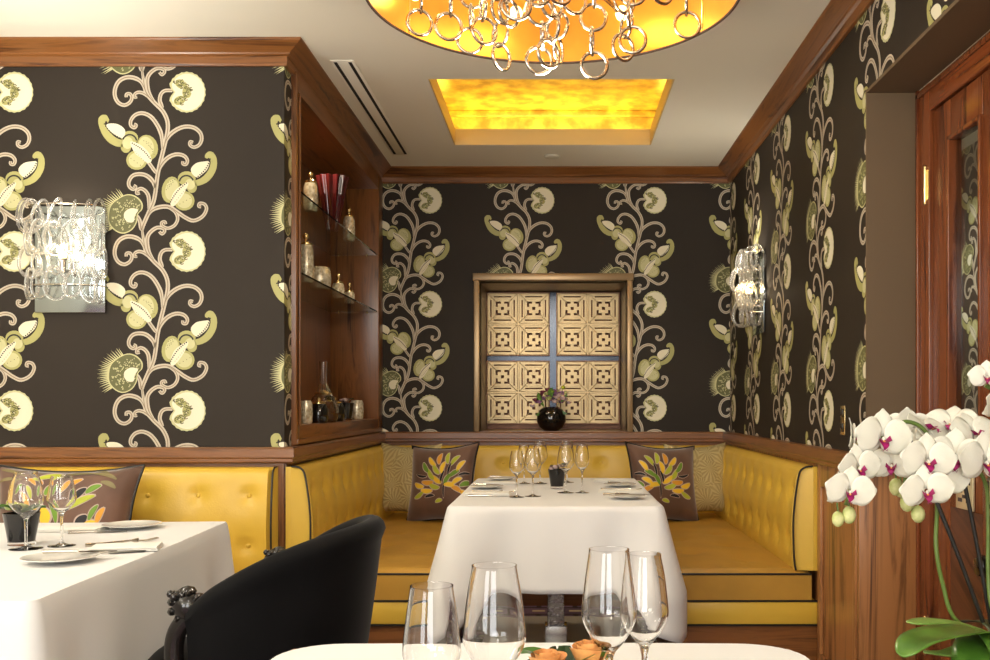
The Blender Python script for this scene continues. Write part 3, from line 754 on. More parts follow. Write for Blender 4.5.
mb = MB(); mb.lathe([(0, -.03), (.026, -.028), (.034, -.012), (.030, .004), (.014, .012), (.012, .03)], (0, 0, 0), 20)
for v in range(len(mb.v)):
    x, y, z = mb.v[v]; mb.v[v] = (z - .018, 2.80 + x, .665 + y)
mb.build('door_knob', M['black_glass'], t)
# hall beyond the glazed door
mb = MB(); paper(mb, lambda u, v: (2.2, -u, v), (-1, 0, 0), -5.85, -3.4, .0, 2.5, -5.02)
mb.box(2.202, 2.25, 1.0, 6.0, 0, ZC, M['plain']); mb.box(1.3, 2.2, 6.0, 6.05, 0, ZC, M['slot']); mb.box(1.25, 2.25, 1.0, 6.05, ZC, ZC + .02, M['ceil']); mb.box(1.3, 2.2, .98, 1.0, 0, ZC, M['slot'])
struct(mb.build('wall_hall'))
spot('hall_fill', (1.75, 4.7, 2.5), 90, NEUT, 140, .05)  # added fill so the hall wall shows through the door glass

# ------------------------------------------------------------------ ceiling fittings
t = thing('air_diffuser', 'long white linear slot air diffuser in the ceiling beside the niche', 'air vent', (-.91, 4.95, ZC))
mb = MB(); mb.box(-.050, .050, -.79, .79, -.004, -.001, M['ceil'], .001); mb.build('face_plate', None, t)
mb = MB()
for x in (-.031, .031): mb.box(x - .007, x + .007, -.77, .77, -.0055, -.0035, M['slot'])
mb.build('slot', None, t)
mb = MB(); mb.lathe([(.045, -.001), (.045, -.007), (.036, -.012), (0, -.013)], (0, 0, 0), 28, M['frame_white'])
tag(mb.build('smoke_detector', None, None, (-.03, 5.78, ZC)), 'small flat round off-white detector on the ceiling between coffer and back wall', 'smoke detector')
mb = MB(); mb.box(XR - .006, XR - .002, 3.66, 3.72, 1.01, 1.12, M['brass'], .001)
o = mb.build('switch_plate'); tag(o, 'small brass switch plate on the papered wall behind the orchid', 'light switch')
mb = MB()
for z in (1.038, 1.093): mb = MB(); mb.box(XR - .010, XR - .006, 3.675, 3.705, z - .016, z + .016, M['black_glass'], .001); mb.build('rocker', None, o)
# ------------------------------------------------------------------ banquettes
BUT = [(.55, 0), (.76, 0)]
def cushion_back(mb, org, dx, dn, L, z0, z1, T0, T1, buttons, r=.035, bulge=.018, e0=.006, e1=.006):
    """upright padded back; org = start at the wall foot, dx along, dn outwards into the room"""
    org = Vector(org); dx = Vector(dx); dn = Vector(dn); H = z1 - z0
    nU = max(8, int(L / .022)); nV = 34
    def endf(s):
        f = 1.0
        for d, e in ((s, e0), (L - s, e1)):
            if d < e: f = min(f, math.sqrt(max(0, 1 - (1 - d / e) ** 2)) * (1) )
        return f
    def prof(q):
        # q 0..1 : bottom front, up the face, over the top, down the back
        if q < .72:
            k = q / .72; z = k * (H - r); t = T0 + (T1 - T0) * k + bulge * math.sin(PI * min(1, k * 1.0)) ** .7
        elif q < .95:
            k = (q - .72) / .23 * PI / 2; top_t = T1
            z = H - r + r * math.sin(k); t = (top_t - .045) + .045 * math.cos(k)
        else:
            k = (q - .95) / .05; z = H; t = (T1 - .045) * (1 - k)
        return z, t
    def fn(u, v):
        s = u * L; z, t = prof(v)
        f = endf(s); base = .02
        t2 = base + (t - base) * f if t > base else t
        for bs, bz in buttons:
            ds = s - bs; dz = z0 + z - bz; d2 = ds * ds + dz * dz
            t2 -= .016 * math.exp(-d2 / .0009) + .006 * math.exp(-d2 / .006)
            t2 -= .0035 * math.exp(-(ds / .010) ** 2) * (1 if abs(dz) < .16 else 0) * (1 - min(1, abs(dz) / .16))
        return org + dx * s + dn * t2 + Vector((0, 0, z0 + z))
    mb.grid(fn, nU, nV)
    for s, fl in ((0, False), (L, True)):
        P = [fn(s / L, j / nV) for j in range(nV + 1)] + [org + dx * s + Vector((0, 0, z0))]
        mb.add(P, [list(range(len(P)))[::-1] if fl else list(range(len(P)))], None, False)
    return lambda s, v: fn(s / L, v)
def buttons_for(fn_pts, parent, dn):
    for i, p in enumerate(fn_pts):
        mb = MB(); n = Vector(dn); mb.ball((0, 0, 0), .010, n=10)
        o = mb.build('button', M['leather'], parent); o.location = p; o.scale = [(.55 if abs(c) > .5 else 1) for c in n]
def back_section(parent, org, dx, dn, L, buttons, pipe=(True, True), z0=.455, z1=.873, T0=.092, T1=.078):
    mb = MB(); f = cushion_back(mb, org, dx, dn, L, z0, z1, T0, T1, buttons)
    o = mb.build('backrest', M['leather'], parent)
    dnv = Vector(dn); pts = []
    for bs, bz in buttons:
        k = (bz - z0) / (z1 - z0 - .035) * .72; pts.append(f(bs, k) + dnv * .006)
    buttons_for(pts, o, dn)
    mb = MB()
    for s, on in ((.004, pipe[0]), (L - .004, pipe[1])):
        if on:
            mb.tube([f(s, j / 30 * .97) + dnv * .001 + Vector((0, 0, .001)) for j in range(31)], .0042, 6)
    if pipe[0] or pipe[1]: mb.build('piping', M['piping'], o)
    return o
WT = .013
U = thing('banquette', 'U-shaped yellow leather banquette with black piping lining the alcove', 'banquette', (0, 5.0, 0))
oy = 5.0
YE = 3.965                          # open ends of the U
def rows(a, b, step, zs=(.565, .763), off=0):
    out = []; n = int((b - a) / step) + 1
    for i in range(n):
        for z in zs: out.append((a + i * step, z))
    return out
# left back runs from the open end to the back wall; right likewise; rear between them
Lside = YB - WT - YE - .02
back_section(U, (XL + WT, YE - oy, 0), (0, 1, 0), (1, 0, 0), Lside, rows(.10, Lside - .25, .2), (True, False))
back_section(U, (XR - .024, YE - oy, 0), (0, 1, 0), (-1, 0, 0), Lside, rows(.10, Lside - .25, .2), (True, False))
rx0 = XL + WT + .06; rx1 = XR - .024 - .06
back_section(U, (rx0, YB - WT - oy, 0), (1, 0, 0), (0, -1, 0), rx1 - rx0, rows(-.93 - rx0, rx1 - rx0 - .1, .3), (False, False), z1=.868)
# seats
def seat(mb, x0, x1, y0, y1, z0, z1, but, r=.03, m=None):
    nx, ny = max(10, int((x1 - x0) / .03)), max(10, int((y1 - y0) / .03))
    def fn(u, v):
        x = x0 + (x1 - x0) * u; y = y0 + (y1 - y0) * v
        d = min(x - x0, x1 - x, y - y0, y1 - y); z = z1
        if d < r: z = z1 - r * .55 * (1 - math.sqrt(max(0, 1 - (1 - d / r) ** 2)))
        z += .012 * math.sin(PI * u) * math.sin(PI * v)
        for bx, by in but:
            d2 = (x - bx) ** 2 + (y - by) ** 2; z -= .012 * math.exp(-d2 / .0008) + .005 * math.exp(-d2 / .008)
        return (x, y, z)
    mb.grid(fn, nx, ny)
    zt = z1 - r * .55
    e = [(x0, y0), (x1, y0), (x1, y1), (x0, y1)]
    for i in range(4):
        a, b = e[i], e[(i + 1) % 4]
        mb.add([(a[0], a[1], z0), (b[0], b[1], z0), (b[0], b[1], zt), (a[0], a[1], zt)], [(0, 1, 2, 3)], None, False)
    mb.add([(a[0], a[1], z0) for a in e], [(3, 2, 1, 0)], None, False)
SXL, SXR = -.455, .455; SYB = 5.47; z_s = .447
sb = [(-.80 + .0, y) for y in (-.8, -.4, 0)] + [(-.60, y) for y in (-.6, -.2)]
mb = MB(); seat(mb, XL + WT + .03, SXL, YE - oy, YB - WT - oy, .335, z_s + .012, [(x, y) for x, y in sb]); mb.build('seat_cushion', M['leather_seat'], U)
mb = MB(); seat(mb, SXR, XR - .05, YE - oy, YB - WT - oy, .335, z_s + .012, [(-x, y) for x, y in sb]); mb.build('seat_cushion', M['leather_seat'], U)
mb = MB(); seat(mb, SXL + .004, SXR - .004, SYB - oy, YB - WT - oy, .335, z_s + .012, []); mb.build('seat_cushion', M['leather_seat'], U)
mb = MB()
mb.box(XL + WT, SXL, YE - oy - .002, YB - WT - oy, .236, .331, None, .008); mb.box(SXR, XR - .024, YE - oy - .002, YB - WT - oy, .236, .331, None, .008)
mb.box(SXL, SXR, SYB - oy, YB - WT - oy, .236, .331); mb.build('seat_base', M['leather'], U)
mb = MB()
for z, o in ((.441, .0), (.333, .002), (.236, .002)):
    for (a, b) in (((XL + WT + .03, SXL)), ((SXR, XR - (.05 if z > .4 else .026)))):
        mb.tube([(a, YE - oy - o, z), (b, YE - oy - o, z)], .0045, 6)
    mb.tube([(SXL + .001, YE - oy, z), (SXL + .001, SYB - oy, z), (SXR - .001, SYB - oy, z), (SXR - .001, YE - oy, z)], .0045, 6)
mb.build('piping', M['piping'], U)
mb = MB(); mb.box(XL + WT, SXL - .02, YE - oy + .01, YB - WT - oy, 0, .232, WX); mb.box(SXR + .02, XR - .024, YE - oy + .01, YB - WT - oy, 0, .232, WX); mb.box(SXL - .02, SXR + .02, SYB - oy + .02, YB - WT - oy, 0, .232, WX)
mb.build('plinth', None, U)
# front left banquette against the papered wall
V = thing('banquette', 'straight yellow leather banquette with buttoned back below the left papered wall', 'banquette', (-2.35, YF - WT, 0))
xa, xb = XFL + 2.35 + .02, XL - .018 + 2.35
bt = []
x = xb - .098
while x > xa + .1: bt += [(x - xa, .763), (x - xa, .565)]; x -= .2
back_section(V, (xa, 0, 0), (1, 0, 0), (0, -1, 0), xb - xa, bt, (False, True))
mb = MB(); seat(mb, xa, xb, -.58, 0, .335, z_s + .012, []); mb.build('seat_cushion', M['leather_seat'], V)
mb = MB(); mb.box(xa, xb, -.58, 0, .236, .331, None, .006); mb.build('seat_base', M['leather'], V)
mb = MB(); mb.box(xa, xb, -.56, 0, 0, .232, WX); mb.build('plinth', None, V)

# ------------------------------------------------------------------ pillows
def pillow_surface(W, H, T):
    def fn(u, v, side):                # u,v in -1..1
        px = u * W / 2 * (1 - .13 * (1 - v * v) * abs(u) ** 1.5); pz = v * H / 2 * (1 - .13 * (1 - u * u) * abs(v) ** 1.5)
        t = T / 2 * (max(0, 1 - u ** 4) * max(0, 1 - v ** 4)) ** .55
        t += .003 * math.sin(9 * u + 4 * v) * (1 - u * u) * (1 - v * v)
        return Vector((px, side * t, pz))
    return fn
def leafshape(cx, cz, L, Wd, ang, key, bend=.3):
    """a bean shaped patch in pillow uv metres"""
    pts = []; n = 9; ca, sa = math.cos(ang), math.sin(ang)
    top = []; bot = []
    for i in range(n + 1):
        t = i / n; x = (t - .5) * L; y0 = bend * L * (.25 - (t - .5) ** 2); w = Wd / 2 * math.sin(PI * min(1, max(0, .06 + t * .9))) ** .6
        top.append((x, y0 + w)); bot.append((x, y0 - w))
    R = lambda p: (cx + p[0] * ca - p[1] * sa, cz + p[0] * sa + p[1] * ca)
    return [[R(top[i]), R(bot[i]), R(bot[i + 1]), R(top[i + 1])] for i in range(n)], key
def pillow(name, label, loc, rot, W, H, T, m, pipe=None, patches=None, group=None):
    root = thing(name, label, 'cushion', loc, 0, group); root.rotation_euler = rot
    fn = pillow_surface(W, H, T); n = 26
    mb = MB()
    mb.grid(lambda u, v: fn(u * 2 - 1, v * 2 - 1, -1), n, n, m); mb.grid(lambda u, v: fn(u * 2 - 1, v * 2 - 1, 1), n, n, m, flip=True)
    cov = mb.build('cover', m, root, weld=True)
    if patches:
        mb = MB()
        for quads, key in patches:
            lift = .0035 if key != 'p_pink' else .0022
            for q in quads:
                P = []
                for (a, b) in q:
                    u = max(-.97, min(.97, a / (W / 2))); v = max(-.97, min(.97, b / (H / 2)))
                    p = fn(u, v, -1); P.append(p + Vector((0, -lift, 0)))
                mb.add(P, [(0, 1, 2, 3)], M[key], False)
        mb.build('applique', None, root)
    if pipe:
        mb = MB(); e = []
        for k in range(80):
            t = k / 80 * 4; s = t % 1 * 2 - 1
            uv = ((s, 1), (1, -s), (-s, -1), (-1, s))[int(t)]
            e.append(fn(uv[0], uv[1], -1))
        mb.tube(e, .0055, 6, True); mb.build('piping', pipe, root)
    return root
def leaf_set(kind):
    P = []
    def a(cx, cz, L, Wd, deg, key, bend=.3):
        if key not in ('p_tan',): P.append(leafshape(cx, cz, L * 1.12, Wd * 1.35, math.radians(deg), 'p_pink', bend))
        P.append(leafshape(cx, cz, L, Wd, math.radians(deg), key, bend))
    if kind == 'tree':
        for r, n, o in ((.05, 5, 20), (.10, 9, 5), (.155, 12, 0)):
            for i in range(n):
                an = o + i * (180 - 2 * o + 30) / (n - 1) - 15
                cx = .045 + r * math.cos(math.radians(an)) * 1.0; cz = -.03 + r * math.sin(math.radians(an)) * 1.1
                key = ['p_yel', 'p_green', 'p_orange', 'p_lime', 'p_blk', 'p_yel', 'p_lime'][(i * 3 + n) % 7]
                a(cx, cz, .072, .026 if key != 'p_blk' else .014, an + (12 if i % 2 else -14), key)
        a(.06, -.05, .09, .011, 92, 'p_blk', .1); a(-.03, -.085, .055, .018, 10, 'p_blk'); a(.03, -.115, .045, .022, 15, 'p_lime')
    else:
        for (cx, cz, L, Wd, deg, key) in ((-.06, .11, .085, .02, 12, 'p_lime'), (.01, .075, .08, .02, 38, 'p_orange'), (.045, .045, .05, .022, 48, 'p_blk'), (.085, .06, .055, .02, 30, 'p_green'),
             (.055, .015, .09, .02, 28, 'p_lime'), (-.035, -.015, .085, .017, -68, 'p_green'), (.095, -.02, .055, .017, 60, 'p_green'), (.12, -.03, .055, .02, 65, 'p_orange'),
             (.06, -.05, .05, .03, 55, 'p_blk'), (.085, -.065, .06, .028, 25, 'p_yel'), (-.05, .06, .05, .02, 55, 'p_green'), (-.06, -.035, .06, .034, -80, 'p_yel'), (-.09, -.04, .06, .028, -70, 'p_blk'), (-.125, -.04, .06, .02, -65, 'p_green'),
             (-.13, .02, .075, .018, -52, 'p_orange'), (-.115, .05, .05, .018, -60, 'p_lime'), (-.17, .06, .05, .018, 40, 'p_green'), (-.17, 0, .06, .018, -30, 'p_lime'), (-.10, .09, .05, .018, -20, 'p_orange'),
             (-.08, -.01, .04, .02, 50, 'p_blk'), (.02, .12, .11, .012, 5, 'p_tan'), (.11, .11, .09, .014, -20, 'p_tan'), (.13, .075, .06, .016, -25, 'p_tan'), (.06, .135, .12, .01, -10, 'p_tan'), (-.2, .09, .08, .012, 10, 'p_tan'), (-.19, .12, .09, .012, -10, 'p_tan')):
            a(cx * 1.2 + .03, cz * 1.15 + .055, L * 1.15, Wd * 1.2, deg, key)
    return P
lean = -.26
pillow('scatter_cushion', 'gold starburst cushion in the left corner of the alcove banquette', (-.875, 5.70, .455 + .235), (lean, 0, math.radians(-26)), .43, .43, .15, M['burst'], group='gold starburst cushions')
pillow('scatter_cushion', 'brown velvet cushion with bright leaf tree, left of the laid table', (-.645, 5.54, .455 + .220), (lean, math.radians(-4), math.radians(-24)), .44, .46, .15, M['felt'], M['piping'], leaf_set('tree'), 'brown velvet leaf tree cushions')
pillow('scatter_cushion', 'gold starburst cushion in the right corner of the alcove banquette', (.825, 5.70, .455 + .235), (lean, 0, math.radians(24)), .43, .43, .15, M['burst'], group='gold starburst cushions')
Pm = [([[(-x, z) for x, z in q][::-1] for q in qs], k) for qs, k in leaf_set('tree')]
pillow('scatter_cushion', 'brown velvet cushion with bright leaf tree, right of the laid table', (.595, 5.54, .455 + .220), (lean, math.radians(4), math.radians(22)), .44, .46, .15, M['felt'], M['piping'], Pm, 'brown velvet leaf tree cushions')
pillow('scatter_cushion', 'wide brown cushion with green, yellow and black leaf patches behind the left table', (-1.845, 3.69, .455 + .225), (-.22, 0, 0), .56, .44, .15, M['felt'], M['piping'], leaf_set('bean'))

# ------------------------------------------------------------------ tables and cloths
def tablecloth(label, cx, cy, hx, hy, ztop, drop, cdrop, flare, seed, cflare=.09, rc=.03, amp=.008):
    rnd = random.Random(seed)
    per = []; N = 40
    corners = [(hx - rc, hy - rc, 0), (-hx + rc, hy - rc, 90), (-hx + rc, -hy + rc, 180), (hx - rc, -hy + rc, 270)]
    for i, (x, y, a) in enumerate(corners):
        for k in range(9):
            t = math.radians(a + 90 * k / 8); per.append((x + rc * math.cos(t), y + rc * math.sin(t), math.cos(t), math.sin(t), abs(k - 4) * rc * .2))
        nx, ny, na = corners[(i + 1) % 4]; t = math.radians(a + 90)
        sx, sy = x + rc * math.cos(t), y + rc * math.sin(t); ex, ey = nx + rc * math.cos(t), ny + rc * math.sin(t)
        L = math.hypot(ex - sx, ey - sy)
        for k in range(1, N):
            per.append((sx + (ex - sx) * k / N, sy + (ey - sy) * k / N, math.cos(t), math.sin(t), min(k, N - k) / N * L + rc * .8))
    n = len(per); ph = [rnd.uniform(0, 6.28) for _ in range(4)]
    vs = []; fs = []; R = [1.0, .995, 0]
    rings_in = [0, .3, .6, .85, .96, 1]
    for r in rings_in[1:]:
        for (x, y, nx, ny, d) in per: vs.append((x * r, y * r, .0012 * math.sin(7 * x * r + ph[0]) * math.sin(6 * y * r + ph[1])))
    ni = len(rings_in) - 1
    K = 18
    for k in range(1, K + 1):
        q = k / K
        for i, (x, y, nx, ny, d) in enumerate(per):
            c = math.exp(-(d / .10) ** 2); dd = drop + (cdrop - drop) * max(0, 1 - d / .16) ** 1.3
            z = -dd * (q ** 1.25 if k > 1 else .012); s = i / n
            h = min(1, -z / drop) if drop else 0
            off = .006 * (1 - math.exp(-h * 60)) + flare * h + cflare * c * h ** 1.1
            off += amp * h * (math.sin(s * 2 * PI * 9 + ph[2]) + .6 * math.sin(s * 2 * PI * 17 + ph[3])) * (1 - c)
            off += -.018 * h * math.exp(-((d - .17) / .06) ** 2)
            vs.append((x + nx * off, y + ny * off, z))
    for r in range(ni + K - 1):
        for i in range(n):
            j = (i + 1) % n; fs.append((r * n + i, (r + 1) * n + i, (r + 1) * n + j, r * n + j))
    fs.append(list(range(n)))
    mb = MB(); mb.add(vs, fs, M['cloth'])
    o = mb.build('tablecloth', M['cloth'], None, (cx, cy, ztop))
    s = o.modifiers.new('thickness', 'SOLIDIFY'); s.thickness = .0015; s.offset = 1
    return tag(o, label, 'tablecloth')
def ptable(label, cx, cy, hx, hy, base):
    t = thing('dining_table', label, 'table', (cx, cy, 0))
    mb = MB(); mb.box(-hx + .003, hx - .003, -hy + .003, hy - .003, .715, .747, WX, .012); mb.build('tabletop', None, t)
    if base == 'metal':
        mb = MB(); mb.box(-.038, .038, .112, .188, .012, .715, M['emboss'], .003); mb.build('column', None, t)
        mb = MB(); mb.box(-.05, .05, .10, .20, .012, .13, M['steel'], .003); mb.build('collar', None, t)
        mb = MB(); mb.box(-.38, .38, -.40, .86, 0, .012, M['baseplate'], .004); mb.build('base_plate', None, t)
    else:
        mb = MB(); mb.lathe([(.04, .03), (.035, .3), (.045, .715)], n=20, m=M['steel']); mb.build('column', None, t)
        mb = MB(); mb.lathe([(.26, 0), (.26, .012), (.05, .035)], n=36, m=M['steel']); mb.build('base_plate', None, t)
    return t
TZ = .75
ptable('dining table with embossed metal column under the white cloth in the alcove', 0.0, 4.31, .39, .69, 'metal').location = (-.005, 4.31, 0)
tablecloth('white cloth draped over the laid table in the alcove', -.005, 4.31, .395, .69, TZ - .002, .315, .49, .016, 3, cflare=.07, amp=.010)
ptable('dining table under the long white cloth at the left', -1.625, 2.50, .59, .63, 'disc').rotation_euler = (0, 0, .042)
tablecloth('long white cloth over the left table beside the black chair', -1.625, 2.50, .595, .635, TZ - .002, .50, .66, .015, 5, cflare=.05, rc=.02, amp=.013).rotation_euler = (0, 0, .042)
ptable('dining table under the cream-white cloth in the foreground', -.025, 1.15, .40, .40, 'disc')
tablecloth('white cloth with rounded corners over the foreground table', -.025, 1.155, .40, .405, TZ - .002, .45, .55, .01, 8, cflare=.02, rc=.09)

# ------------------------------------------------------------------ glasses
def glass_mb(R, H, stem, rim):
    B = H - stem; t = .0011
    out = [(0, 0), (.60 * R * 1.6, .0), (.60 * R * 1.6, .0015), (.5 * R, .003), (.006, .008), (.0038, .02), (.0035, stem * .6), (.0040, stem * .90)]
    bowl = [(.0055, 0.0), (.20 * R, .035 * 1), (.56 * R, .14), (.83 * R, .255), (.965 * R, .335), (R, .39), (.985 * R, .46), (.93 * R, .60), (.84 * R, .78), (rim * R, .96), (rim * R - .0002, 1.0)]
    bw = [(r, stem + z * B if z > 0 else stem) for r, z in bowl]
    bw[1] = (.26 * R, stem + .05 * B)
    P = smoothpts([(r, 0, z) for r, z in bw], 3)
    outer = out + [(p.x, p.z) for p in P]
    inner = [(max(0, p.x - t), p.z + (t if p.x < .5 * R else 0)) for p in P if p.z > stem + .05 * B][::-1]
    inner[0] = (inner[0][0], outer[-1][1])
    inner.append((0, inner[-1][1] - .001))
    mb = MB(); mb.lathe(outer + inner, n=36); return mb
def wine_glass(name, label, loc, R, H, stem, rim=.70, group=None):
    o = glass_mb(R, H, stem, rim).build(name, M['glass'], None, loc)
    return tag(o, label, 'glass', group)
GZ = TZ + .001
wine_glass('wine_glass', 'large foreground wine glass, second from the left', (-.070, 1.10, GZ), .0355, .198, .066, .72)
wine_glass('wine_glass', 'foreground wine glass at the far left of the front table', (-.138, 1.085, GZ), .0325, .178, .058, .74)
wine_glass('wine_glass', 'tall foreground wine glass, third from the left', (.061, 1.155, GZ), .0325, .208, .082, .74)
wine_glass('wine_glass', 'slim foreground wine glass, rightmost on the front table', (.107, 1.205, GZ), .0295, .195, .078, .70)
g = 'wine glasses on the alcove table'
wine_glass('wine_glass', 'small wine glass at the front left on the alcove table', (-.162, 3.965, GZ), .031, .186, .085, .74, g)
wine_glass('wine_glass', 'larger wine glass beside the black flower pot side of the front left pair', (-.098, 4.0, GZ), .035, .196, .085, .72, g)['label'] = 'larger glass of the front left pair on the alcove table'
wine_glass('wine_glass', 'small back glass of the far left pair on the alcove table', (-.155, 4.64, GZ), .031, .182, .085, .74, g)
wine_glass('wine_glass', 'tall glass of the far left pair on the alcove table', (-.08, 4.64, GZ), .036, .20, .085, .72, g)
wine_glass('wine_glass', 'round-bowled wine glass right in front of the black flower pot', (.037, 4.16, GZ), .037, .197, .085, .72, g)
wine_glass('wine_glass', 'rightmost narrow wine glass on the alcove table', (.106, 4.16, GZ), .031, .205, .09, .74, g)
wine_glass('wine_glass', 'wine glass standing behind the round-bowled glass on the alcove table', (.047, 4.70, GZ), .035, .20, .085, .72, g)
g = 'wine glasses on the left table'
wine_glass('wine_glass', 'larger wine glass beside the black pot on the left table', (-1.38, 2.56, GZ), .042, .20, .078, .66, g)
wine_glass('wine_glass', 'smaller wine glass nearer the chair on the left table', (-1.315, 2.615, GZ), .036, .186, .085, .74, g)
wine_glass('wine_glass', 'wine glass cut by the left edge of the picture', (-1.515, 2.58, GZ), .040, .215, .08, .68, g)

# ------------------------------------------------------------------ black tumblers with flowers
def tumbler(label, loc, kind, r=.040, h=.085):
    t = thing('flower_pot', label, 'flower pot', loc)
    mb = MB(); mb.lathe([(0, .010), (r * .72, .010), (r, h), (r - .003, h), (r * .7, .014), (0, .014)], n=30, m=M['blackpot']); mb.build('tumbler', None, t)
    mb = MB(); mb.lathe([(0, 0), (r * .74, 0), (r * .745, .009), (0, .009)], n=30, m=M['glass']); mb.build('glass_foot', None, t)
    rnd = random.Random(sum(map(ord, label)))
    def rose(c, rr, m):
        mb = MB()
        for k in range(9):
            a = k * 2.4; f = .25 + .75 * k / 8; d = Vector((math.cos(a), math.sin(a), 0))
            mb.grid(lambda u, v, d=d, a=a, f=f: (c[0] + math.cos(a + (u - .5) * 2.2) * rr * f * (.55 + .45 * v), c[1] + math.sin(a + (u - .5) * 2.2) * rr * f * (.55 + .45 * v), c[2] - rr * .45 + rr * (1.15 - .35 * f) * v + .1 * rr * math.sin(u * PI)), 8, 4)
        mb.ball(c, rr * .35, n=8); mb.build('bloom', m, t)
    def lf(a, L, wd, up, m, z=h):
        mb = MB(); d = Vector((math.cos(a), math.sin(a), 0)); s = Vector((-math.sin(a), math.cos(a), 0))
        mb.grid(lambda u, v: Vector((0, 0, z - .01)) + d * (L * u * .9) + s * ((v - .5) * wd * math.sin(PI * (u * .95 + .03)) ** .8) + Vector((0, 0, up * math.sin(u * PI * .6) + .12 * wd * abs(v - .5) * 4)), 8, 4)
        mb.build('leaf', m, t)
    if kind == 'peach':
        rose((-.022, -.005, h + .004), .024, M['peach']); rose((.028, .008, h + .010), .026, M['peach']); rose((.005, -.03, h - .002), .02, M['peach'])
        lf(PI * .93, .060, .026, .022, M['leaf']); lf(PI * .6, .035, .03, .020, M['darkleaf']); lf(PI * .42, .035, .03, .020, M['darkleaf']); lf(.05, .055, .034, .020, M['leaf']); lf(-.4, .07, .02, .012, M['leaf']); lf(PI * 1.05, .05, .03, .012, M['darkleaf'])
    elif kind == 'brown':
        for k in range(6): rose((rnd.uniform(-.026, .03), rnd.uniform(-.02, .02), h + rnd.uniform(0, .018)), .014, M['brownpod'] if k % 2 else M['palepink'])
        lf(.5, .05, .03, .03, M['darkleaf']); lf(2.6, .04, .03, .02, M['darkleaf'])
    else:
        for k in range(7): lf(k * .9 + .3, .055 + .02 * rnd.random(), .026, .02 + .012 * rnd.random(), M['darkleaf'] if k % 2 else M['leaf'])
        for k in range(3): rose((-.028 + .018 * k, -.01 + .012 * (k % 2), h + .015), .016, M['bud'])
    return t
tumbler('black glass pot with peach roses in the middle of the front table', (.010, 1.15, GZ), 'peach', .036, .072)
tumbler('small black pot of brown blooms in the middle of the alcove table', (0.0, 4.38, GZ), 'brown')
tumbler('black pot with dark leaves and pale buds on the left table', (-1.435, 2.64, GZ), 'green', .046, .085)

# round black vase with mixed flowers in the recess
t = thing('flower_vase', 'round glossy black vase of mauve roses standing in the wall recess', 'vase', (-.036, YB + .10, RZ0))
pr = [(0, 0), (.045, 0), (.075, .022), (.092, .06), (.092, .092), (.075, .132), (.050, .150), (.046, .150), (.07, .128), (.085, .09), (.04, .01), (0, .01)]
mb = MB(); mb.lathe(pr, n=36, m=M['black_glass']); mb.build('vase_body', None, t)
rnd = random.Random(11)
FC = ['mauve', 'plum', 'palepink', 'mauve', 'plum', 'palepink', 'mauve', 'bud']
for k in range(26):
    a = k * 2.399; q = math.sqrt((k + .5) / 26); x = .125 * q * math.cos(a); y = .07 * q * math.sin(a); z = .165 + .085 * (1 - q * q) + rnd.uniform(-.01, .015)
    key = FC[k % 8] if k not in (2,) else 'lime'
    if y < 0 and z < .2: key = ('mauve', 'palepink')[k % 2]
    mb = MB(); rr = rnd.uniform(.019, .027)
    for j in range(7):
        aa = j * 2.4; f = .3 + .7 * j / 6
        mb.grid(lambda u, v: (x + math.cos(aa + (u - .5) * 2.2) * rr * f * (.5 + .5 * v), y + math.sin(aa + (u - .5) * 2.2) * rr * f * (.5 + .5 * v), z - rr * .4 + rr * (1.1 - .4 * f) * v), 6, 3)
    mb.ball((x, y, z), rr * .35, n=8); mb.build('bloom', M[key], t)
for (x, z, L, a) in ((-.10, .21, .06, 1.9), (-.075, .19, .07, 2.1), (.10, .22, .05, .9), (0, .25, .05, 1.5), (-.03, .26, .04, 1.3), (.06, .16, .05, -.2), (-.06, .15, .05, 3.3)):
    mb = MB(); d = Vector((math.cos(a), -.2, math.sin(a))); s = Vector((-math.sin(a), 0, math.cos(a)))
    mb.grid(lambda u, v: Vector((x * .6, -.03, z - .04)) + d * (L * 1.3 * u) + s * ((v - .5) * .024 * math.sin(PI * (u * .94 + .03))), 6, 3, M['leaf'])
    mb.build('leaf', None, t)
mb = MB(); mb.ball((.075, -.01, .272), .013, n=10, m=M['p_lime']); mb.tube([(.04, 0, .15), (.075, -.01, .27)], .0015, 5, m=M['stem'])
mb.ball((.09, -.02, .24), .012, n=10, m=M['bud']); mb.build('seed_head', None, t)
# ------------------------------------------------------------------ plates, napkins, cutlery
def plate_(label, loc, r=.073, group=None):
    mb = MB(); mb.lathe([(0, .004), (r * .55, .004), (r * .65, .006), (r, .013), (r, .0145), (r * .64, .009), (0, .007)], n=40)
    return tag(mb.build('bread_plate', M['china'], None, loc), label, 'plate', group)
def knife(label, loc, rz, L=.19, tilt=0, group=None):
    t = thing('butter_knife', label, 'knife', loc, rz, group); t.rotation_euler = (0, tilt, rz)
    mb = MB(); mb.grid(lambda u, v: (L * (.48 + .52 * u), (v - .5) * .019 * (1 - .6 * u ** 3), .001), 10, 2); mb.grid(lambda u, v: (L * (.48 + .52 * u), (v - .5) * .019 * (1 - .6 * u ** 3), .0022), 10, 2, flip=True); mb.build('blade', M['chrome'], t)
    mb = MB(); mb.tube([(0, 0, .0035), (L * .25, 0, .0035), (L * .48, 0, .0030)], [.0055, .0042, .0030], 8, flat=.5); mb.build('handle', M['chrome'], t); return t
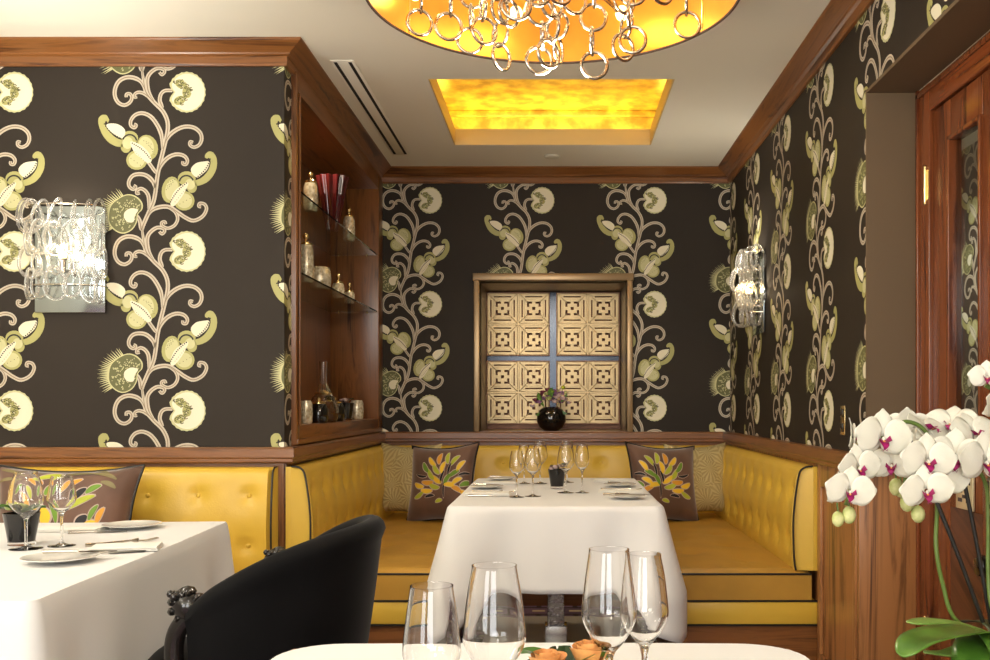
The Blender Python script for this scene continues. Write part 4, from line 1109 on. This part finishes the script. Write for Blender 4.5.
def fork(label, loc, rz, L=.19, group=None):
    t = thing('table_fork', label, 'fork', loc, rz, group)
    mb = MB(); mb.tube([(0, 0, .003), (L * .3, 0, .003), (L * .62, 0, .005), (L * .72, 0, .003)], [.0055, .004, .0025, .008], 8, flat=.4); mb.build('handle', M['chrome'], t)
    mb = MB()
    for k in range(4): mb.tube([(L * .70, (k - 1.5) * .0052, .003), (L * .85, (k - 1.5) * .0052, .002), (L, (k - 1.5) * .005, .006)], .0013, 6)
    mb.build('tines', M['chrome'], t); return t
def napkin(label, loc, rz, lx=.20, ly=.09, group=None):
    mb = MB(); n = 14
    for k in range(3):
        z = .001 + k * .0035; s = 1 - .02 * k
        mb.grid(lambda u, v: ((u - .5) * lx * s, (v - .5) * ly * s, z + .003 * (1 - (2 * u - 1) ** 6) * (1 - (2 * v - 1) ** 6) + .0006 * math.sin(9 * u + k)), n, 8)
        mb.box(-lx / 2 * s, lx / 2 * s, -ly / 2 * s, ly / 2 * s, z - .001, z + .0012)
    o = mb.build('folded_napkin', M['napkin'], None, loc, (0, 0, rz)); return tag(o, label, 'napkin', group)
gp = 'bread plates on the alcove table'
A0 = GZ
for (x, y, l) in ((.276, 3.90, 'white bread plate at the front right of the alcove table'), (.285, 4.46, 'white bread plate at the far right of the alcove table'),
                  (-.31, 4.36, 'white bread plate at the left side of the alcove table'), (-.27, 4.84, 'white bread plate at the far left of the alcove table')):
    plate_(l, (x, y, A0), .073, gp)
for (x, y, a, l) in ((.23, 3.90, .15, 'butter knife lying across the front right bread plate'), (.23, 4.46, .1, 'butter knife lying across the far right bread plate'),
                  (-.37, 4.36, .1, 'butter knife lying across the left bread plate of the alcove table'), (-.33, 4.84, -.1, 'butter knife lying across the far left bread plate')):
    knife(l, (x, y, A0 + .0150), a, .12, 0, 'butter knives on the alcove table')
gn = 'folded napkins on the alcove table'
napkin('folded white napkin at the front left of the alcove table', (-.29, 4.08, A0), .03, .19, .10, gn)
napkin('folded white napkin between the two right bread plates', (.27, 4.18, A0), -.03, .19, .10, gn)
napkin('folded white napkin at the far left of the alcove table', (-.26, 4.63, A0), .03, .17, .09, gn)
napkin('folded white napkin at the far right of the alcove table', (.26, 4.78, A0), -.03, .17, .09, gn)
knife('dinner knife along the front edge of the front left napkin', (-.36, 3.99, A0), .02, .20)
knife('dinner knife between the front right plate and napkin', (.19, 4.06, A0), .02, .20)
fork('fork behind the front left napkin', (-.36, 4.17, A0), .02, .18)
fork('fork behind the right napkin of the alcove table', (.19, 4.29, A0), .02, .18)
# left table
plate_('white bread plate nearest the camera on the left table', (-1.185, 2.35, A0), .086)
knife('butter knife resting on the nearest bread plate of the left table', (-1.245, 2.385, A0 + .0155), .16, .17)
plate_('white bread plate at the far side of the left table', (-1.285, 2.98, A0), .085)
napkin('folded white napkin beside the nearest bread plate of the left table', (-1.12, 2.56, A0), .25, .17, .11)
knife('steel knife lying on the napkin edge of the left table', (-1.21, 2.46, A0), .35, .17)
fork('fork lying beside the napkin on the left table', (-1.245, 2.60, A0), .75, .19)
napkin('white napkin with grey silverware end at the back of the left table', (-1.46, 2.93, A0), .0, .22, .09)
knife('silver knife in front of the far bread plate on the left table', (-1.42, 2.86, A0), .25, .16)

# ------------------------------------------------------------------ black velvet tub chair
t = thing('tub_chair', 'black velvet tub chair with carved arm ends at the left table', 'chair', (-.757, 2.53, 0), math.radians(-3))
# local frame: the chair faces -x
def plan(s):
    """s -1..1 around the shell from near arm front to far arm front"""
    a = s * PI / 2 * 1.0; k = abs(s)
    if k < .86:
        th = s / .86 * PI / 2; return Vector((.225 * math.cos(th) * .98, .29 * math.sin(th), 0)), Vector((math.cos(th), math.sin(th), 0))
    q = (k - .86) / .14; sg = 1 if s > 0 else -1
    return Vector((-.052 * q, sg * (.29 - .015 * q), 0)), Vector((0, sg, 0))
def rimz(s):
    q = (plan(s)[0].x + .052) / .273; return .675 + .158 * (.35 * q + .65 * math.sin(q * PI / 2))
TH = .052
def shell(u, v):
    s = u * 2 - 1; c, n = plan(s); zt = rimz(s); zb = .30
    c = c.copy()
    # v goes round the section: outer bottom, up, over the rolled rim, down inside
    if v < .42:
        k = v / .42; z = zb + (zt - .035 - zb) * k; lean = .055 * (z - zb) / .5; off = TH / 2 + lean - .015 * (1 - k) ** 2
    elif v < .58:
        a = (v - .42) / .16 * PI; z = zt - .035 + .035 * math.sin(a); lean = .055 * (zt - zb) / .5 - .0; off = (TH / 2 + .004) * math.cos(a) + lean
    else:
        k = 1 - (v - .58) / .42; z = zb + (zt - .035 - zb) * k; lean = .055 * (z - zb) / .5; off = -TH / 2 + lean
    f = .25 + .75 * min(1, (1 - abs(s)) / .03) ** .5
    return c + n * (off) + Vector((0, 0, z))
mb = MB(); mb.grid(shell, 64, 40)
for u, fl in ((0, False), (1, True)):
    P = [shell(u, j / 40) for j in range(41)]; mb.add(P, [list(range(41))[::(-1 if fl else 1)]], None, False)
mb.build('back_shell', M['velvet'], t)
mb = MB(); mb.lathe([(0, .28), (.25, .28), (.285, .31), (.30, .40), (.285, .475), (.22, .510), (.10, .522), (0, .524)], (-.075, 0, 0), 44)
for i in range(len(mb.v)):
    x, y, z = mb.v[i]; mb.v[i] = ((x + .075) * .92 - .045, y * .82, z)
mb.build('seat', M['velvet'], t)
for sg in (-1, 1):
    c, n = plan(sg * 1.0); bx, by = c.x - .012, c.y + sg * .035
    mb = MB(); mb.tube(smoothpts([(bx - .02, by - .0, .30), (bx - .018, by, .45), (bx - .028, by, .56), (bx - .020, by, .615), (bx + .005, by, .645)], 5), .022, 10)
    for k in range(7): mb.ball((bx - .028 + .004 * math.sin(k * 2), by - sg * .004, .34 + k * .04), .017, .02, .02, n=8)
    mb.build('arm_post', M['ebony'], t)
    mb = MB(); mb.ball((bx + .004, by, .672), .036, .032, .034, n=16)
    for k in range(9):
        a = k / 9 * 2 * PI; mb.ball((bx + .004 + .034 * math.cos(a), by - .004, .672 + .031 * math.sin(a)), .011, .022, .011, n=8)
    for k in range(7):
        a = k / 7 * 2 * PI; mb.ball((bx - .014 + .02 * math.cos(a), by + .022 * math.sin(a), .700 - .004 * (k % 2)), .009, n=8)
    mb.lathe([(.012, 0), (.020, .004), (.014, .014), (0, .018)], (bx + .004, by, .700), 12)
    mb.build('carved_knob', M['ebony'], t)
for (x, y) in ((.19, .17), (.19, -.17), (-.20, .19), (-.20, -.19)):
    mb = MB(); mb.tube([(x, y, .30), (x * 1.03, y * 1.03, .15), (x * 1.12, y * 1.12, 0.0)], [.026, .020, .013], 12); mb.build('leg', M['ebony'], t)

# ------------------------------------------------------------------ sconces
def link_mb(R=.034, H=.060, r=.0056):
    mb = MB(); P = []
    for k in range(20):
        a = 2 * PI * k / 20; P.append((R * math.sin(a) * (1 - .22 * math.cos(a)), .004 * math.cos(2 * a), H * math.cos(a)))
    mb.tube(P, r, 8, True); return mb
LINKME = link_mb().build('seed_link', M['linkglass']); LME = LINKME.data; bpy.data.objects.remove(LINKME)
def sconce(label, loc, rz, upw=5):
    t = thing('wall_sconce', label, 'wall light', loc, rz, None)
    mb = MB(); mb.box(-.135, .150, -.010, -.003, -.225, .205, M['mirror'], .002); mb.build('mirror_backplate', None, t)
    mb = MB()
    P = [(.150 * math.cos(a), -.012 - .085 * math.sin(a), .20) for a in [PI * k / 20 for k in range(21)]]
    mb.tube(P, .0035, 6); mb.tube([(p[0], p[1], -.12) for p in P], .003, 6)
    mb.build('hanging_rail', M['chrome'], t)
    rnd = random.Random(5)
    ncol = 7
    for c in range(ncol):
        a = PI * (c + .5) / ncol
        for r in range(4):
            x, y = .148 * math.cos(a), -.012 - .088 * math.sin(a) - .004
            o = bpy.data.objects.new('glass_link', LME); C.objects.link(o); o.parent = t
            o.location = (x + rnd.uniform(-.004, .004), y - .004 * (r % 2) - .004, .158 - r * .092 + rnd.uniform(-.004, .004))
            o.rotation_euler = (rnd.uniform(-.15, .1), rnd.uniform(-.12, .12), (a - PI / 2) * -1 * -1 + (.5 if r % 2 else -.5))
            s = .9 + .25 * rnd.random(); o.scale = (s * 1.05, s, s)
    mb = MB(); mb.lathe([(.012, -.07), (.012, -.02), (.016, -.018), (.016, -.012)], (0, -.05, 0), 14, M['chrome']); mb.tube([(0, -.005, -.06), (0, -.05, -.06)], .006, 8, m=M['chrome']); mb.build('lamp_holder', None, t)
    mb = MB(); mb.lathe([(0, -.012), (.012, -.008), (.017, .012), (.013, .032), (.004, .052), (0, .056)], (0, -.05, 0), 14); mb.build('candle_bulb', M['bulb'], t)
    l = point('sconce_lamp', (0, -.085, .02), 1.8, (1, .78, .5), .02, t)
    l = spot('sconce_ceiling_fill', (0, -.12, .12), upw, (1, .92, .78), 165, .06, (PI, 0, 0)); l.parent = t  # added upward fill for the ceiling, separate from the sconce bulb
    return t
sconce('glass link wall light on the left papered wall', (-1.975, YF - .002, 1.72), 0)
sconce('glass link wall light on the right papered wall', (XR - .002, 5.22, 1.72), -PI / 2, 9)

# ------------------------------------------------------------------ chandelier
t = thing('chandelier', 'large gold-lined drum chandelier hung with chrome rings', 'chandelier', (-.012, 2.80, 2.28))
RDm = .53; HD = .215
mb = MB(); mb.lathe([(RDm + .002, 0), (RDm + .002, HD)], n=96, m=M['shade']);
mb.f = mb.f[:96]; mb.m = mb.m[:96]; mb.sm = mb.sm[:96]
mb.build('shade', None, t)
mb = MB(); mb.grid(lambda u, v: ((RDm - .003) * math.cos(2 * PI * u), (RDm - .003) * math.sin(2 * PI * u), HD * v), 96, 6, None, True, False, True)
mb.build('gold_lining', M['goldshade'], t)
mb = MB(); mb.tube([(RDm * math.cos(2 * PI * k / 96), RDm * math.sin(2 * PI * k / 96), 0) for k in range(96)], .0045, 6, True); mb.build('bottom_rim', M['shade'], t)
mb = MB()
for k in range(3):
    a = k * PI * 2 / 3 + .4; mb.tube([(.03 * math.cos(a), .03 * math.sin(a), HD - .006), (RDm * math.cos(a), RDm * math.sin(a), HD - .006)], .004, 6)
mb.build('spider', M['brass'], t)
mb = MB(); mb.lathe([(0, .299), (.08, .299), (.08, .285), (.012, .27), (.012, .22), (0, .22)], n=28); mb.build('canopy', M['chrome'], t)
mb = MB(); mb.lathe([(0, .05), (.10, .05), (.14, .075), (.14, .11), (.09, .16), (.03, .19), (.03, HD)], n=32)
arms = []
for k in range(8):
    a = k * PI / 4 + .25; d = Vector((math.cos(a), math.sin(a), 0)); mb.tube([d * .10 + Vector((0, 0, .14)), d * .30 + Vector((0, 0, .13)), d * .40 + Vector((0, 0, .10))], .006, 8); arms.append(d)
mb.build('centre_body', M['chrome'], t)
for k in range(6):
    mb = MB(); a = k * PI / 3 + .5; mb.tube([(RDm * .99 * math.cos(a), RDm * .99 * math.sin(a), HD - .01), (RDm * .99 * math.cos(a), RDm * .99 * math.sin(a), .005)], .002, 5); mb.build('shade_wire', M['brass'], t)
BP = [(.43, .14), (-.42, .20), (-.12, .36), (.22, .36), (.30, -.28), (-.30, -.28), (0, -.42)]
for (x, y) in BP:
    mb = MB(); mb.ball((x, y, .10), .021, .021, .024, n=14); b = mb.build('bulb', M['bulb'], t)
    point('chandelier_lamp_and_fill', (x, y, .10), 1.25, (1, .72, .36), .03, t)
point('chandelier_lamp_and_fill', (0, 0, -.26), 27, (1, .90, .74), .10, t)  # added unseen fill floating below the rings, no bulb here
mb = MB(); P = [(.037 * math.cos(2 * PI * k / 28), 0, .037 * math.sin(2 * PI * k / 28)) for k in range(28)]
mb.tube(P, .0050, 8, True); so = mb.build('seed_ring', M['chrome']); RME = so.data; bpy.data.objects.remove(so)
mb = MB(); P = [(.011 * math.cos(2 * PI * k / 12), 0, .016 * math.sin(2 * PI * k / 12)) for k in range(12)]
mb.tube(P, .0028, 6, True); so = mb.build('seed_link', M['chrome']); KME = so.data; bpy.data.objects.remove(so)
rnd = random.Random(21)
# (picture column of the ring, height of its centre, distance): chains hang at different depths
RG = [(-.30, 2.205, 2.76, .3), (-.205, 2.20, 2.78, .5), (-.165, 2.155, 2.86, .9), (-.255, 2.235, 2.95, .2), (-.045, 2.110, 2.76, .3), (-.018, 2.115, 2.72, .7), (.105, 2.11, 2.80, .1),
      (.195, 2.175, 2.84, .6), (.21, 2.175, 2.78, .0), (.375, 2.24, 2.84, .1), (-.13, 2.235, 2.74, .8), (-.05, 2.245, 2.62, .2), (.04, 2.24, 2.66, .5), (.0, 2.19, 2.90, 1.2), (-.40, 2.27, 2.90, .4), (.14, 2.26, 2.58, .9), (-.22, 2.25, 2.55, .2), (.28, 2.25, 2.62, .6), (.0, 2.20, 2.50, .6), (-.1, 2.18, 2.55, .1)]
for (x, z, y, rz) in RG:
    lx, ly, lz = x + .012, y - 2.80, z - 2.30
    k = 0; zz_ = lz
    while zz_ < .09 and k < 4:
        o = bpy.data.objects.new('chrome_ring', RME); C.objects.link(o); o.parent = t; o.location = (lx + rnd.uniform(-.006, .006), ly, zz_); o.rotation_euler = (0, 0, rz + (k % 2) * 1.35); k += 1; zz_ += .068
    top = .11
    mb = MB(); mb.tube([(lx, ly, zz_ - .03), (lx, ly, top)], .0016, 5)
    if zz_ - .03 < top:
        for q in range(max(1, int((top - zz_ + .03) / .02))):
            mb.tube([(lx + .007 * math.cos(a_) * (q % 2), ly + .007 * math.cos(a_) * (1 - q % 2), zz_ - .028 + q * .02 + .012 * math.sin(a_)) for a_ in [2 * PI * w / 8 for w in range(8)]], .002, 5, True)
        mb.build('chain', M['chrome'], t)
mb = MB()
for d in arms: mb.tube([d * .12 + Vector((0, 0, .115)), d * .47 + Vector((0, 0, .10))], .004, 6)
mb.tube([(-.33, .02, .02), (-.13, .08, .07), (.1, .1, .12)], .007, 8)
mb.build('ring_arm', M['chrome'], t)

# ------------------------------------------------------------------ things on the niche shelves
def jar(label, loc, r, h, lid=True, group='mercury glass jars in the display niche'):
    t = thing('silvered_jar', label, 'jar', loc, 0, group)
    mb = MB(); mb.lathe([(0, 0), (r * .82, 0), (r * .95, h * .08), (r, h * .45), (r * .93, h * .86), (r * .80, h * .97), (r * .78, h), (r * .72, h), (r * .85, h * .5), (r * .6, .006), (0, .006)], n=26); mb.build('jar_body', M['mercury'], t)
    if lid:
        mb = MB(); mb.lathe([(r * .84, h + .001), (r * .84, h + .007), (r * .5, h + .014), (r * .15, h + .018), (r * .14, h + .025), (r * .30, h + .031), (r * .36, h + .042), (r * .26, h + .052), (0, h + .056)], n=20); mb.build('knob_lid', M['brass'], t)
    return t
jx = -1.155
jar('tall lidded silvered jar at the near end of the top glass shelf', (jx, 4.62, 2.0355), .034, .125)
jar('tall lidded silvered jar beyond the dark red vase on the top shelf', (jx, 5.47, 2.0355), .034, .125)
jar('tall silvered jar at the near end of the lower glass shelf', (jx, 4.53, 1.6905), .036, .165)
jar('wide squat silvered jar without lid on the lower glass shelf', (jx, 4.80, 1.6905), .054, .10, False)
jar('small lidded silvered jar on the lower glass shelf', (jx, 5.20, 1.6905), .033, .070)
jar('smallest lidded silvered jar at the far end of the lower shelf', (jx, 5.48, 1.6905), .030, .055)
jar('small open silvered jar at the near end of the niche sill', (jx, 4.52, NZ0 + .0005), .034, .105, False)
jar('open silvered jar at the far end of the niche sill', (jx, 5.68, NZ0 + .0005), .040, .11, False)
mb = MB(); mb.lathe([(0, 0), (.030, 0), (.034, .02), (.050, .12), (.074, .24), (.082, .275), (.078, .275), (.04, .05), (0, .03)], n=72, mod=lambda a, z: 1 + .09 * math.cos(12 * a))
tag(mb.build('ribbed_vase', M['ribred'], None, (jx - .02, 5.15, 2.0355)), 'dark red ribbed flared vase on the top niche shelf', 'vase')
t = thing('decanter', 'clear long-necked decanter with silver collar on the niche sill', 'decanter', (jx, 4.87, NZ0 + .0005))
mb = MB(); mb.lathe([(0, 0), (.060, 0), (.072, .02), (.075, .07), (.055, .12), (.020, .155), (.016, .20), (.019, .30), (.017, .30), (.014, .2), (.05, .12), (.068, .07), (.06, .01), (0, .008)], n=30); mb.build('flask', M['glass'], t)
mb = MB(); mb.lathe([(.040, .135), (.045, .142), (.024, .158), (.022, .152)], n=24, close=True); mb.build('collar', M['brass'], t)
mb = MB(); mb.lathe([(0, .009), (.062, .012), (.066, .06), (.05, .10), (0, .10)], n=26); mb.build('dark_spirit', mat('amber_spirit', (.10, .03, .008), .05, coat=.5), t)
def bpot(label, loc, r, h):
    t = thing('black_jar', label, 'jar', loc, 0, None)
    mb = MB(); mb.lathe([(0, 0), (r * .8, 0), (r, h * .3), (r * .98, h * .7), (r * .7, h), (r * .6, h), (r * .8, h * .5), (0, .01)], n=26); mb.build('jar_body', M['black_glass'], t)
    mb = MB(); mb.lathe([(r * .72, h + .001), (r * .72, h + .006), (r * .2, h + .016), (r * .25, h + .026), (0, h + .034)], n=18); mb.build('lid', M['brass'], t)
    return t
bpot('black jar with brass lid just before the decanter in the niche', (jx + .02, 4.69, NZ0 + .0005), .048, .09)
bpot('round black jar with brass lid just beyond the decanter', (jx, 5.10, NZ0 + .0005), .058, .095)
tb = tumbler('black tumbler with a small pale flower on the niche sill', (jx, 5.38, NZ0 + .0005), 'brown', .046, .095)

# ------------------------------------------------------------------ orchid
OX, OY = .735, 1.60
t = thing('plant_stand', 'dark wooden side stand under the potted orchid', 'stand', (OX, OY, 0))
mb = MB(); mb.box(-.17, .17, -.17, .17, .57, .60, WX, .006); mb.build('stand_top', None, t)
for sx in (-.14, .14):
    for sy in (-.14, .14):
        mb = MB(); mb.tube([(sx, sy, .57), (sx, sy, 0)], [.02, .014], 10); mb.build('leg', WZ, t)
t = thing('orchid', 'white phalaenopsis orchid with magenta lips in a white pot', 'orchid', (OX, OY, .601))
mb = MB(); mb.lathe([(0, 0), (.055, 0), (.078, .13), (.082, .14), (.074, .14), (.052, .01), (0, .01)], n=36); mb.build('pot', M['china'], t)
mb = MB(); mb.lathe([(0, .128), (.072, .128), (.05, .134), (0, .137)], n=24); mb.build('bark', mat('orchid_bark', (.08, .045, .025), .9, var=.5, scale=80, bump=.6, bscale=60), t)
def W3(px, py, y): return Vector(((px - 557) * y / F - OX, y - OY, CH - (py - 403) * y / F - .601))
def oleaf(pts, wd, m, fold=.35, name='leaf'):
    P = smoothpts(pts, 6); n = len(P)
    mb = MB(); vs = []; fs = []; K = 6
    for i, p in enumerate(P):
        tt = (P[min(n - 1, i + 1)] - P[max(0, i - 1)]).normalized(); s = tt.cross(Vector((0, 0, 1))).normalized(); u = s.cross(tt)
        q = i / (n - 1); w = wd * (math.sin(PI * (q * .88 + .10)) ** .65)
        if q > .97: w = wd * .12
        for k in range(K + 1):
            v = (k / K - .5) * 2; vs.append(p + s * v * w / 2 + u * (fold * abs(v) ** 1.5 * w / 2))
    for i in range(n - 1):
        for k in range(K): a = i * (K + 1) + k; fs.append((a, a + 1, a + K + 2, a + K + 1))
    mb.add(vs, fs); o = mb.build(name, m, t); s = o.modifiers.new('thickness', 'SOLIDIFY'); s.thickness = .0022; return o
base = Vector((0, 0, .14))
oleaf([base, W3(968, 624, 1.56), W3(935, 619, 1.53), W3(909, 622, 1.50)], .060, M['leaf2'], -.1)
oleaf([base, W3(985, 632, 1.50), W3(950, 634, 1.42), W3(918, 642, 1.36), W3(903, 656, 1.33)], .068, M['leaf'], .2)
oleaf([base, W3(975, 648, 1.50), W3(950, 655, 1.45), W3(925, 652, 1.42)], .040, M['leaf2'], .2)
oleaf([base, W3(990, 640, 1.48), W3(975, 655, 1.42), W3(960, 690, 1.40)], .075, M['leaf'], .1)
oleaf([base, W3(1000, 625, 1.66), W3(980, 621, 1.74), W3(960, 622, 1.80)], .060, M['darkleaf'], .1)
oleaf([base, W3(1010, 625, 1.6), W3(1050, 620, 1.6), W3(1080, 640, 1.6)], .07, M['leaf'], .2)
oleaf([base, W3(1000, 635, 1.5), W3(1010, 650, 1.40), W3(1015, 690, 1.35)], .07, M['leaf'], .2)
def stem_(pts, r, m, name='stem'):
    mb = MB(); mb.tube(smoothpts(pts, 6), r, 8); return mb.build(name, m, t)
st1 = [(.0, 0, .13), W3(958, 622, 1.58), W3(943, 585, 1.58), W3(936, 545, 1.58), W3(937, 500, 1.6), W3(930, 440, 1.6), W3(910, 422, 1.6), W3(888, 430, 1.6), W3(868, 452, 1.58), W3(855, 480, 1.58), W3(846, 505, 1.57)]
stem_(st1, .0035, M['stem'])
stem_([(.01, .02, .13), W3(990, 600, 1.62), W3(988, 520, 1.66), W3(985, 482, 1.66), W3(965, 455, 1.66), W3(945, 440, 1.66), W3(920, 450, 1.64), W3(905, 480, 1.62), W3(906, 505, 1.62)], .0035, M['stem'])
stem_([(.02, -.02, .13), W3(1005, 560, 1.6), W3(1004, 460, 1.6), W3(1000, 400, 1.6), W3(985, 385, 1.6)], .0035, M['stem'])
stem_([W3(983, 622, 1.57), W3(960, 560, 1.57), W3(934, 495, 1.575)], .0036, M['stake'], 'stake')
stem_([W3(991, 624, 1.63), W3(976, 540, 1.63), W3(960, 462, 1.63)], .0036, M['stake'], 'stake')
stem_([W3(913, 446, 1.56), W3(901, 421, 1.56)], .0032, M['stake'], 'stake')
def flower(px, py, y, rad, yaw, pitch=0, roll=0, cup=.1):
    """five broad petals round a magenta lip; faces -y before yaw"""
    sc = rad * y / F
    mb = MB()
    def petal(ang, L, Wd, dz, curl):
        ca, sa = math.cos(ang), math.sin(ang)
        def fn(u, v):
            r = L * (.06 + .94 * u); w = Wd * (math.sin(PI * min(1, (u * .93 + .045))) ** .55) * (v - .5)
            rr = r - .10 * L * (abs(v - .5) * 2) ** 2 * u
            d = dz + curl * u * u * L + .06 * L * math.cos((v - .5) * PI) * math.sin(u * PI) - .02 * L * math.sin(7 * v + 5 * u)
            return Vector((rr * ca - w * sa, -d, rr * sa + w * ca)) * sc
        mb.grid(fn, 10, 8)
    petal(PI / 2, 1.02, .80, -.05, -.12); petal(PI / 2 + 2.12, .88, .62, -.05, -.12); petal(PI / 2 - 2.12, .88, .62, -.05, -.12)
    petal(math.radians(10), 1.10, 1.26, .03, cup); petal(math.radians(170), 1.10, 1.26, .03, cup)
    o = mb.build('flower', M['petal'], t); o.location = W3(px, py, y); o.rotation_euler = (pitch, roll, yaw)
    sd = o.modifiers.new('thickness', 'SOLIDIFY'); sd.thickness = .0008
    mb = MB()
    mb.grid(lambda u, v: Vector(((v - .5) * .30 * (1 + .6 * math.sin(PI * u)) * (1.15 - u), -(.10 + .30 * math.sin(u * 2.4)), -.05 - .42 * u)) * sc, 8, 6, M['lip'])
    for s in (-1, 1):
        mb.grid(lambda u, v: Vector((s * (.06 + .20 * u), -(.10 + .24 * v + .05 * u), -.12 + .26 * u * (1 - .5 * v) - .06 * v)) * sc, 5, 5, M['lip'])
        mb.tube([Vector((0, -.35, -.42)) * sc, Vector((s * .08, -.42, -.50)) * sc, Vector((s * .10, -.36, -.42)) * sc], .012 * sc, 5, m=M['lip'])
    mb.ball(Vector((0, -.14, -.02)) * sc, .07 * sc, .10 * sc, .09 * sc, n=10, m=M['petal']); mb.ball(Vector((0, -.22, -.12)) * sc, .06 * sc, .05 * sc, .05 * sc, n=8, m=M['pollen'])
    l = mb.build('lip', None, o); l.scale = (.85, .85, .85)
    return o
for a in ((882, 438, 1.53, 29, .15, .05, .1), (858, 468, 1.52, 24, .35, .1, -.1), (849, 491, 1.50, 25, .1, .15, .15), (892, 465, 1.56, 23, -.5, .1, 0), (927, 461, 1.50, 28, .1, .05, .05),
          (926, 491, 1.49, 26, .0, .15, -.1), (954, 458, 1.57, 30, -.15, .1, .1), (985, 462, 1.55, 30, .2, .05, 0), (853, 438, 1.60, 20, 1.25, 0, .1), (928, 430, 1.63, 27, .5, -.8, .2),
          (951, 425, 1.66, 26, -.6, -.6, 0), (974, 434, 1.62, 27, .3, -.5, 0), (987, 377, 1.58, 17, -.3, 0, 0), (998, 405, 1.62, 24, .6, .1, .1), (908, 430, 1.68, 24, 2.7, -.2, 0), (838, 492, 1.54, 20, .9, .2, 0), (942, 478, 1.58, 24, -.4, .2, .2)):
    flower(*a)
def bud(px, py, y, r):
    mb = MB(); s = r * y / F; mb.ball((0, 0, 0), s * .78, s * .78, s, n=12); mb.tube([(0, 0, s * .9), (0, .004, s * 2.0)], .0016, 5, m=M['stem'])
    mb.mats.insert(0, mb.mats.pop(0)); o = mb.build('bud', M['bud'], t); o.location = W3(px, py, y)
for a in ((838, 519, 1.55, 8), (849, 515, 1.55, 9), (896, 487, 1.6, 9), (901, 490, 1.6, 8), (907, 503, 1.6, 9), (918, 514, 1.6, 9)): bud(*a)
